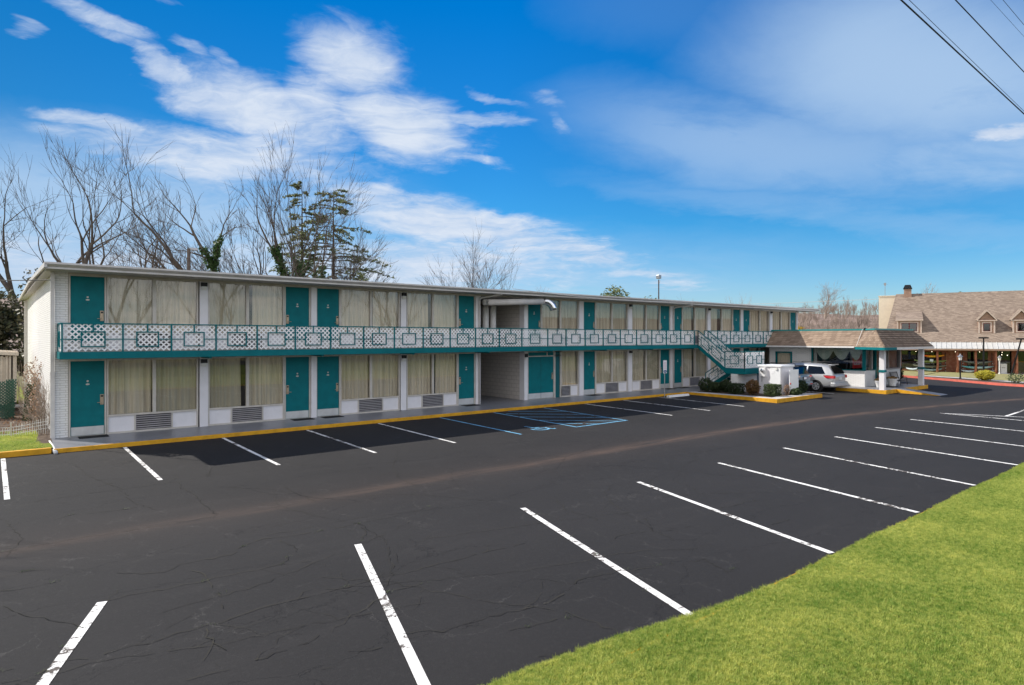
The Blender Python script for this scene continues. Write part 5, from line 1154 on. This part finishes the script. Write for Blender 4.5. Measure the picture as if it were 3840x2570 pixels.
bare_tree((5.4,34.2,.3),[(-.12,0,1,5.92,.24),(.02,.1,1,5.92,.22),(.24,0,1,5.44,.2)],13,'tall narrow bare tree with three upright stems',spread=.42,up=.15,wig=.10,kids=(1,2),fat=1.6)
bare_tree((12.2,25.6,.3),[(-.28,0,1,5.50,.34),(.34,.1,1,4.47,.28),(-1.0,.0,.75,4.30,.17),(-.7,.2,1,4.47,.15)],14,'large bare tree with its lower trunk wrapped in ivy',spread=.56,up=.09,ivy=11.4,wig=.13,kids=(1,3),fat=1.8)
bare_tree((17.2,25.6,.3),[(-.02,0,1,5.41,.24),(-.22,.1,1,5.41,.2),(.2,-.1,1,5.17,.2),(-.45,0,1,5.08,.18),(.42,.1,1,4.92,.17),(.75,0,1,4.67,.15),(-.72,.1,1,4.51,.14),(-1.05,0,.9,3.94,.12),(1.1,0,.9,3.94,.12)],15,'widest bare tree whose many stems fan out from the base',spread=.36,up=.10,ivy=10.2,kids=(1,3),wig=.08,fat=1.8)
bare_tree((42.5,35.5,.3),[(0,0,1,5.2,.20),(.28,0,1,4.9,.16),(-.3,.1,1,4.9,.16),(.6,.1,1,4.8,.14),(-.62,0,1,4.6,.13)],16,'medium bare tree alone above the middle of the motel roof',depth=4,spread=.45)
for i,(x,y,h,lab) in enumerate([(52.8,59.9,3.3,'small distant bare tree left of the lone medium tree'),(65.5,49.6,4.1,'small distant bare tree right of the lone medium tree'),(88.6,43.5,3.6,'distant bare tree to the right of the round evergreen'),(9.5,33,4.4,'thin bare tree between the upright tree and the ivy tree'),(47,52,3.0,'low bare tree over the roof right of the tall conifer'),(78,46,3.1,'low bare tree just behind the round evergreen')]):
    bare_tree((x,y,.3),[(0,0,1,h,.11),(.3,.1,1,h*.8,.08),(-.3,-.1,1,h*.85,.08)],30+i,lab,depth=4,spread=.45,bark='twig_red')
bare_tree((180,58,9),[(0,0,1,3.6,.2),(.35,.3,1,3.4,.15),(-.3,-.3,1,3.4,.15)],41,'large rounded bare tree on the far hill right of the motel roof',depth=4,spread=.6,bark='twig_red',group='trees on the far hill')
bare_tree((192,37,9),[(0,0,1,3.2,.16),(.3,.3,1,2.6,.12)],42,'smaller bare tree on the far hill near the beige store wall',depth=4,spread=.6,bark='twig_red',group='trees on the far hill')
# conifer with layered boughs
def conifer(p,H,R0,seed,label,m='leaf_pine',lean=.0,zlo=.25,gaps=.25,n=46,leafn=34,ls=.24,group=None,z0=0):
    rn=random.Random(seed); t=thing('conifer',label,'tree',p,0,group); q=MB(); x,y,z=p; q.tube([p,(x+lean*H*.5,y,z+H*.55),(x+lean*H*.8,y,z+H*.85),(x+lean*H,y,z+H*.99)],[.018*H+.05,.009*H,.05,.015],8); P(q,'trunk','bark_dark',t)
    bq=MB(); lf=MB()
    for i in range(n):
        f=zlo+(1-zlo)*(i+rn.random())/n; zz_=z+H*f; a=rn.uniform(0,6.28)
        if rn.random()<gaps*.4: continue
        L=R0*(1.04-f)**.55*rn.uniform(.5,1.15); bx,by=x+lean*H*f,y; pts=[]
        for k in range(6):
            u=k/5; pts.append(Vector((bx+math.cos(a)*L*u,by+math.sin(a)*L*u,zz_+L*(.20*u-.32*u*u))))
        bq.tube(pts,[.05*(1-f*.6),.04,.03,.02,.015,.01],4,cap=False)
        for _ in range(leafn):
            u=rn.uniform(.42,1.03); k=min(4,int(u*5)); c=pts[k].lerp(pts[k+1],u*5-k if u<1 else 1); w=L*.13*(1.2-u)
            leaves(lf,(c.x+rn.gauss(0,w),c.y+rn.gauss(0,w),c.z+rn.gauss(0,.05)),(.10,.10,.03),2,ls,seed=rn.randrange(10**6),elong=2.2)
    P(bq,'branches','bark_dark',t); P(lf,'foliage',m,t)
conifer((21.6,28.9,.3),16.0,7.2,5,'tall conifer with drooping layered boughs right of the fanned tree',n=98,leafn=27,ls=.16,zlo=.46,gaps=.5)
conifer((19.4,30.5,.3),16.8,4.4,6,'slender pine with clumped needles behind the fanned bare tree',n=46,leafn=22,ls=.16,zlo=.52,gaps=.7)
conifer((197,30.5,9.5),5.8,1.9,9,'small pale pine on the far hill',n=34,leafn=18,ls=.32,zlo=.3,group='trees on the far hill')
def evergreen(p,r,h,seed,label,m='leaf_dark',n=3600,size=.22,name='evergreen_tree',group='broad leaved evergreens'):
    t=thing(name,label,'tree',p,0,group); x,y,z=p; rn=random.Random(seed); q=MB(); q.tube([p,(x+.1,y,z+h*.4),(x-.1,y,z+h*.8)],[.2,.15,.06],7)
    lf=MB()
    for i in range(9):
        a=rn.uniform(0,6.28); rr=rn.uniform(0,.62); cx,cy,cz=x+r*rr*math.cos(a),y+r*rr*math.sin(a),z+h*rn.uniform(.45,.82); q.tube([(x,y,z+h*.35),(cx,cy,cz)],[.07,.03],5)
        leaves(lf,(cx,cy,cz),(r*.46,r*.46,h*.19),n//9,size,seed=seed*10+i)
    leaves(lf,(x,y,z+h*.42),(r*.95,r*.95,h*.40),n//2,size,seed=seed); P(q,'trunk','bark_dark',t); P(lf,'foliage',m,t)
evergreen((-2.1,32,.3),3.0,6.3,51,'dark magnolia tree behind the beige shed at the left edge','leaf_magnolia',5200,.20)
evergreen((-5.5,30,.3),3.2,6.1,56,'dark magnolia at the very left edge of the picture','leaf_magnolia',4000,.20)
evergreen((.4,24.5,.3),1.0,7.4,52,'thin dark evergreen showing beside the gutter corner at the left','leaf_magnolia',700,.16)
evergreen((81,49.5,.3),4.4,11.9,53,'dark round topped evergreen standing over the motel roof','leaf_pine',3600,.32)
evergreen((86.5,46,.3),2.6,10.2,57,'smaller evergreen just right of the round topped one','leaf_pine',1800,.30)
evergreen((96,21.5,-1),3.0,6.0,54,'dark leafy evergreen seen between the motel end and the office roof','leaf_magnolia',3600,.24)
evergreen((92,27,-1),2.6,5.1,58,'low dark evergreen touching the far end of the motel','leaf_magnolia',2600,.24)
evergreen((99,7.6,-1),2.6,6.1,55,'dark leafy evergreen against the beige wall of the store','leaf_magnolia',2600,.24)
evergreen((100,27,-1),2.7,6.2,59,'yellow flowering bush behind the dark evergreens','leaf_forsythia',2600,.22,name='flowering_bush',group='shrubs beyond the motel')

# woods covering the far hill: one mass of bare saplings
def woods():
    rn=random.Random(3); base=[]
    for s in range(5):
        mb=MB(); bare(mb,Vector((0,0,-.2)),(0,0,1),1.7,.06,3,rn,.5,.2,.12,(2,3),1,.02)
        base.append(mb)
    big=MB(); n=0
    for i in range(1500):
        a=R(rn.uniform(-2,40)); r=rn.uniform(92,205); x=60+r*math.cos(a); y=r*math.sin(a); z=hz(x,y)
        vx,vy=x+1.86,y+24.53; az_=math.atan2(vx*.7729-vy*.6345,vx*.6345+vy*.7729)
        b=base[rn.randrange(5)]; sc=rn.uniform(.7,1.25)*(1 if rn.random()<.93 else 1.3); c,s_=math.cos(rn.uniform(0,6)),0; th=rn.uniform(0,6.28); c,s_=math.cos(th)*sc,math.sin(th)*sc
        k=len(big.v); big.v+=[(x+p[0]*c-p[1]*s_,y+p[0]*s_+p[1]*c,z+p[2]*sc*1.05) for p in b.v]; big.f+=[tuple(j+k for j in f) for f in b.f]
    o=big.build('woods','twig_red'); tag(o,'bare brown woodland covering the far hill','woods',None,'stuff')
woods()
# low distant tree line over the roof
def treeline():
    rn=random.Random(8); big=MB()
    for i in range(70):
        t=rn.random(); x=30+85*t+rn.uniform(-4,4); y=66-22*t+rn.uniform(-4,4); bare(big,Vector((x,y,0)),(0,0,1),rn.uniform(3.0,3.9)*(1+.12*t),.09,3,rn,.45,.25,.1,(3,4),1,.02)
    o=big.build('tree_line','twig_red'); tag(o,'hazy line of bare treetops just above the motel roof','woods',None,'stuff')
treeline()

# ------------------------------------------------------------ left side yard
sh=thing('garden_shed','beige ribbed metal shed standing beside the motel end wall','shed',(-3.2,11,.25))
q=MB(); x1,y0=-.98,9.4
q.box(-5.2,y0+.05,.55,x1-.03,14,2.5); q.box(x1-.25,y0,.5,x1,y0+.1,2.55); q.box(-5.2,y0,.5,x1,y0+.08,.6); P(q,'wall','shed_siding',sh)
q=MB()
for i in range(24):
    x=-5.15+i*.172; q.prism([(x,y0+.05,.6),(x+.03,y0-.0,.6),(x+.085,y0-.0,.6),(x+.115,y0+.05,.6)],(0,0,1.95))
P(q,'siding_ribs','shed_siding',sh)
q=MB(); q.prism([(-5.4,y0-.15,2.95),(-5.4,14.2,2.95),(x1+.06,14.2,2.66),(x1+.06,y0-.15,2.66)],(0,0,-.10)); 
for i in range(30): y=y0-.1+i*.16; q.bar((-5.4,y,2.97),(x1+.06,y,2.68),.05,.03)
P(q,'roof','shed_siding',sh)
q=MB(); q.box(-5.2,y0+.1,.2,-1.05,13.9,.5); P(q,'base','interior_dark',sh)
q=MB(); q.box(-1.2,y0-.5,.42,-.5,y0,.5); P(q,'step','concrete',sh)
def panel(p,w,h,rz,tilt,label,m='green_lattice'):
    q=MB(); lattice(q,[(0,0),(w,0),(w,h),(0,h)],(0,0,0),(1,0,0),(0,0,1),(0,1,0),.11,.04,.01); o=q.build('lattice_panel',m); o.location=p; o.rotation_euler=(tilt,0,rz); tag(o,label,'lattice panel','green lattice panels by the shed')
panel((-2.9,6.6,.15),1.75,1.5,R(-10),R(-8),'large dark green lattice panel leaning before the beige shed')
panel((-1.45,6.0,.15),.35,1.6,R(25),R(6),'narrow green lattice strip at the end of the large panel')
panel((-.95,5.1,.15),.32,1.45,R(-35),R(-10),'broken pale green lattice strip tangled in vines by the end wall','leaf_box')
vt=thing('dead_vines','tangle of leafless brown vines climbing the white end wall','vines',(-.6,4.5,.15))
q=MB(); rn=random.Random(21)
for i in range(110):
    y=rn.uniform(.9,8.2); p=Vector((-.33-rn.random()*.35,y,.15)); pts=[p.copy()]; hmax=rn.uniform(.8,2.3)*(1.25 if y>2.2 else .8); dirv=Vector((0,rn.uniform(-.25,.25),1))
    for k in range(9):
        dirv=(dirv+Vector((rn.gauss(0,.3),rn.gauss(0,.38),rn.gauss(0,.16)))).normalized(); dirv.z=abs(dirv.z)*.8+.15; p=p+dirv*hmax/9; p.x=min(-.31,max(-1.0,p.x)); pts.append(p.copy())
    q.tube(pts,[.011-.0008*k for k in range(10)],3,cap=False)
    for k in range(2,9,2):
        e=pts[k]+Vector((rn.uniform(-.15,.02),rn.gauss(0,.25),rn.uniform(0,.3))); q.tube([pts[k],e],[.005,.003],3,cap=False)
P(q,'vine_stems','twig_red',vt)
q=MB()
for i in range(26): leaves(q,(-.5-rn.random()*.3,rn.uniform(2,8),rn.uniform(.3,2.4)),(.15,.3,.3),26,.05,seed=i)
P(q,'dead_leaves','leaf_dead',vt)
wf=thing('wire_fence','low sagging white wire garden fence in the left yard','fence',(-1.5,1.2,.15))
q=MB()
for i in range(34):
    t=i/33; x=-2.3+1.9*t; y=1.35-.3*t; hh=.30+.14*max(0,(t-.55)/.45); sk=.02*math.sin(i); q.tube([(x,y,.16),(x+sk,y,.16+hh+ (.10 if t>.55 else 0))],.005,4)
for h in (.08,.2,.3): q.tube([(-2.3+1.9*t,1.35-.3*t,.16+h+(.14*max(0,(t-.55)/.45)) ) for t in [k/10 for k in range(11)]],.006,4)
P(q,'wires','white_plastic',wf); q=MB(); q.tube([(-1.33,1.2,.1),(-1.34,1.2,.62)],.022,6); P(q,'stake','trim_cream',wf)
o=MB(); rn=random.Random(5)
for i in range(900):
    x=-.5-rn.random()*5; y=rn.uniform(1.5,9); leaves(o,(x,y,.2+.012*y),(.05,.05,.01),1,.07,seed=i)
o=o.build('leaf_litter','leaf_dead'); tag(o,'brown dead leaves lying on the ground of the left yard','leaf litter',None,'stuff')
q=MB(); q.prism([(-7,2.2,.19),(-.32,1.7,.19),(-.32,12,.32),(-7,12,.32)],(0,0,.012)); q.prism([(-.9,-2.1,.13),(-.44,-2.1,.13),(-.32,1.7,.19),(-.6,1.7,.19)],(0,0,.012)); struct(q,'bare_soil','soil_mulch')

# ------------------------------------------------------------ poles and wires
def wire(name,pts,r,label,sagp=0,m='wire_black'):
    a,b2=Vector(pts[0]),Vector(pts[1]); n=24; q=MB(); q.tube([a.lerp(b2,i/n)-Vector((0,0,4*sagp*(i/n)*(1-i/n))) for i in range(n+1)],r,6); o=q.build(name,m); tag(o,label,'wire','overhead wires'); return o
def ext(a,b2,k0,k1): a,b2=Vector(a),Vector(b2); d=b2-a; return (tuple(a-d*k0),tuple(b2+d*k1))
wire('power_line',ext((12.09, -19.68, 10.0),(22.04, -19.54, 10.0),3,4),0.017,'thick black overhead cable crossing the upper right corner, lowest of the lines')
wire('power_line',ext((12.42, -19.71, 10.1),(21.41, -19.54, 10.1),3,4),0.006,'thin wire running just above the thick lowest cable')
wire('power_line',ext((14.25, -19.99, 10.6),(20.06, -19.95, 10.6),3,4),0.013,'twisted black overhead cable between the thick cable and the corner')
wire('power_line',ext((16.89, -19.97, 11.5),(19.89, -19.99, 11.5),8,9),0.004,'faint grey wire, left of the two thinnest near the corner')
wire('power_line',ext((17.13, -20.16, 11.5),(19.07, -20.16, 11.5),8,9),0.006,'faint wire nearest the upper right corner')
wire('service_wire',((-.45,-.9,5.05),(-14,22,9.0)),.015,'dark service wire running left from the roof corner',.9)
wire('service_wire',((96,60,9.5),(120,-2,10.5)),.03,'pale cable sagging in front of the far wooded hill',.5,'gutter_grey')
def floodpole(p,h,lab,wood=True):
    t=thing('flood_light_pole',lab,'light pole',p,0,'flood light poles behind the motel'); x,y,z=p; q=MB(); q.tube([p,(x,y,z+h)],[.16,.10] if wood else [.09,.06],8); P(q,'pole','bark_dark',t)
    q=MB(); q.box(x+.05,y-.2,z+h-.1,x+.5,y+.15,z+h+.05) if wood else q.box(x-.22,y-.2,z+h+.1,x+.22,y+.2,z+h+.5); o=P(q,'flood_lamp','grey_metal',t); bev(o,.03)
    q=MB(); q.tube([(x,y,z+h-.5),(x+.25,y,z+h-.1)],.03,5); P(q,'bracket','grey_metal',t)
floodpole((7.95,19.9,.3),8.7,'dark wooden pole with a flat flood light behind the left roof')
floodpole((55.03,19.33,.3),9.4,'slim pole with a boxy flood light above the right part of the roof',False)
bare_tree((-13.5,.5,.3),[(.05,0,1,6.2,.26),(.3,-.2,1,5.6,.2),(-.3,.1,1,5.4,.18)],71,'bare tree on the left lawn whose shade falls on the near asphalt',depth=5,spread=.5,kids=(0,2),fat=1.1,group='bare trees behind the motel')
# trees across the road behind the camera, mirrored in the windows
for i,(x,y) in enumerate([(-12,-52),(-2,-55),(8,-50),(19,-54),(30,-51),(42,-55),(54,-52)]):
    bare_tree((x,y,1),[(0,0,1,6,.25),(.3,.2,1,5,.18),(-.35,0,1,5,.16)],60+i,'bare roadside tree across the road, number %s along it from the west'%['one','two','three','four','five','six','seven'][i],depth=3,spread=.55,group='roadside trees across the road')

# ------------------------------------------------------------ grass
def tuft():
    q=MB(); rn=random.Random(2)
    for i in range(13):
        a=rn.uniform(0,6.28); x,y=rn.gauss(0,.02),rn.gauss(0,.02); h=rn.uniform(.012,.032); w=.0017; l=rn.uniform(.2,.9)*h; dx,dy=math.cos(a),math.sin(a)
        q.v+=[(x-dy*w,y+dx*w,0),(x+dy*w,y-dx*w,0),(x+dx*l*.4+dy*w*.8,y+dy*l*.4-dx*w*.8,h*.6),(x+dx*l*.4-dy*w*.8,y+dy*l*.4+dx*w*.8,h*.6),(x+dx*l,y+dy*l,h)]
        k=len(q.v)-5; q.f+=[(k,k+1,k+2,k+3),(k+3,k+2,k+4)]
    me=bpy.data.meshes.new('tuft'); me.from_pydata(q.v,[],q.f); me.materials.append(M['grass_blade']); return me
tm=tuft(); to=bpy.data.objects.new('grass_tuft',tm)
def grass(name,src_mb,density,label,seed,smin=.7,smax=1.5):
    o=src_mb.build(name,'lawn_soil'); tag(o,label,'grass',None,'stuff')
    g=bpy.data.node_groups.new(name,'GeometryNodeTree'); g.interface.new_socket('Geometry',in_out='INPUT',socket_type='NodeSocketGeometry'); g.interface.new_socket('Geometry',in_out='OUTPUT',socket_type='NodeSocketGeometry')
    N=g.nodes; Lk=g.links; gi=N.new('NodeGroupInput'); go=N.new('NodeGroupOutput'); dp=N.new('GeometryNodeDistributePointsOnFaces'); dp.inputs['Density'].default_value=density; dp.inputs['Seed'].default_value=seed
    oi=N.new('GeometryNodeObjectInfo'); oi.inputs['Object'].default_value=to; oi.inputs['As Instance'].default_value=True
    ip=N.new('GeometryNodeInstanceOnPoints'); rr=N.new('FunctionNodeRandomValue'); rr.data_type='FLOAT_VECTOR'; rr.inputs['Min'].default_value=(-.25,-.25,0); rr.inputs['Max'].default_value=(.25,.25,6.28)
    rs=N.new('FunctionNodeRandomValue'); rs.data_type='FLOAT'; rs.inputs[2].default_value=smin; rs.inputs[3].default_value=smax
    ns=N.new('ShaderNodeTexNoise'); ns.inputs['Scale'].default_value=1.6; mm=N.new('ShaderNodeMath'); mm.operation='MULTIPLY'; ad=N.new('ShaderNodeMath'); ad.operation='ADD'; ad.inputs[1].default_value=.45
    Lk.new(ns.outputs['Fac'],ad.inputs[0]); Lk.new(ad.outputs[0],mm.inputs[0]); Lk.new(rs.outputs[1],mm.inputs[1])
    Lk.new(gi.outputs[0],dp.inputs['Mesh']); Lk.new(dp.outputs['Points'],ip.inputs['Points']); Lk.new(oi.outputs['Geometry'],ip.inputs['Instance']); Lk.new(rr.outputs[0],ip.inputs['Rotation']); Lk.new(mm.outputs[0],ip.inputs['Scale'])
    jn=N.new('GeometryNodeJoinGeometry'); Lk.new(gi.outputs[0],jn.inputs[0]); Lk.new(ip.outputs[0],jn.inputs[0]); Lk.new(jn.outputs[0],go.inputs[0])
    md=o.modifiers.new('grass','NODES'); md.node_group=g; return o
q=MB(); xs=[-3+i for i in range(0,28)]; ys=[-26,-25,-24,-23,-22,-21.2,-20.6,-20.42,-20.335]
grid(q,xs,ys,lambda x,y:lz(x,y)+.004); n0=len(q.v); nx=len(xs)
for x in xs:
    k=max(0,min(1,(6.2-x)/4.6)); k=k*k*(3-2*k); ye=-20.312+.52*k+.02*math.sin(x*5); q.v.append((x,ye,gz(x,ye)+.012 if k>.05 else .124))
for i_ in range(nx-1): q.f.append((n0-nx+i_,n0-nx+i_+1,n0+i_+1,n0+i_))
grass('grass',q,2500,'short bright green lawn grass filling the near right corner',1)
q=MB(); grid(q,[-7,-4,-3,-2,-1.3,-.7],[-2.1,-1,0,1,2.2],lambda x,y:.16+.012*max(0,y)+.02*math.sin(x*1.7+y*2.1)+.003); grass('grass',q,500,'patchy green grass of the left yard beside the yellow kerb',4,.8,2.0)
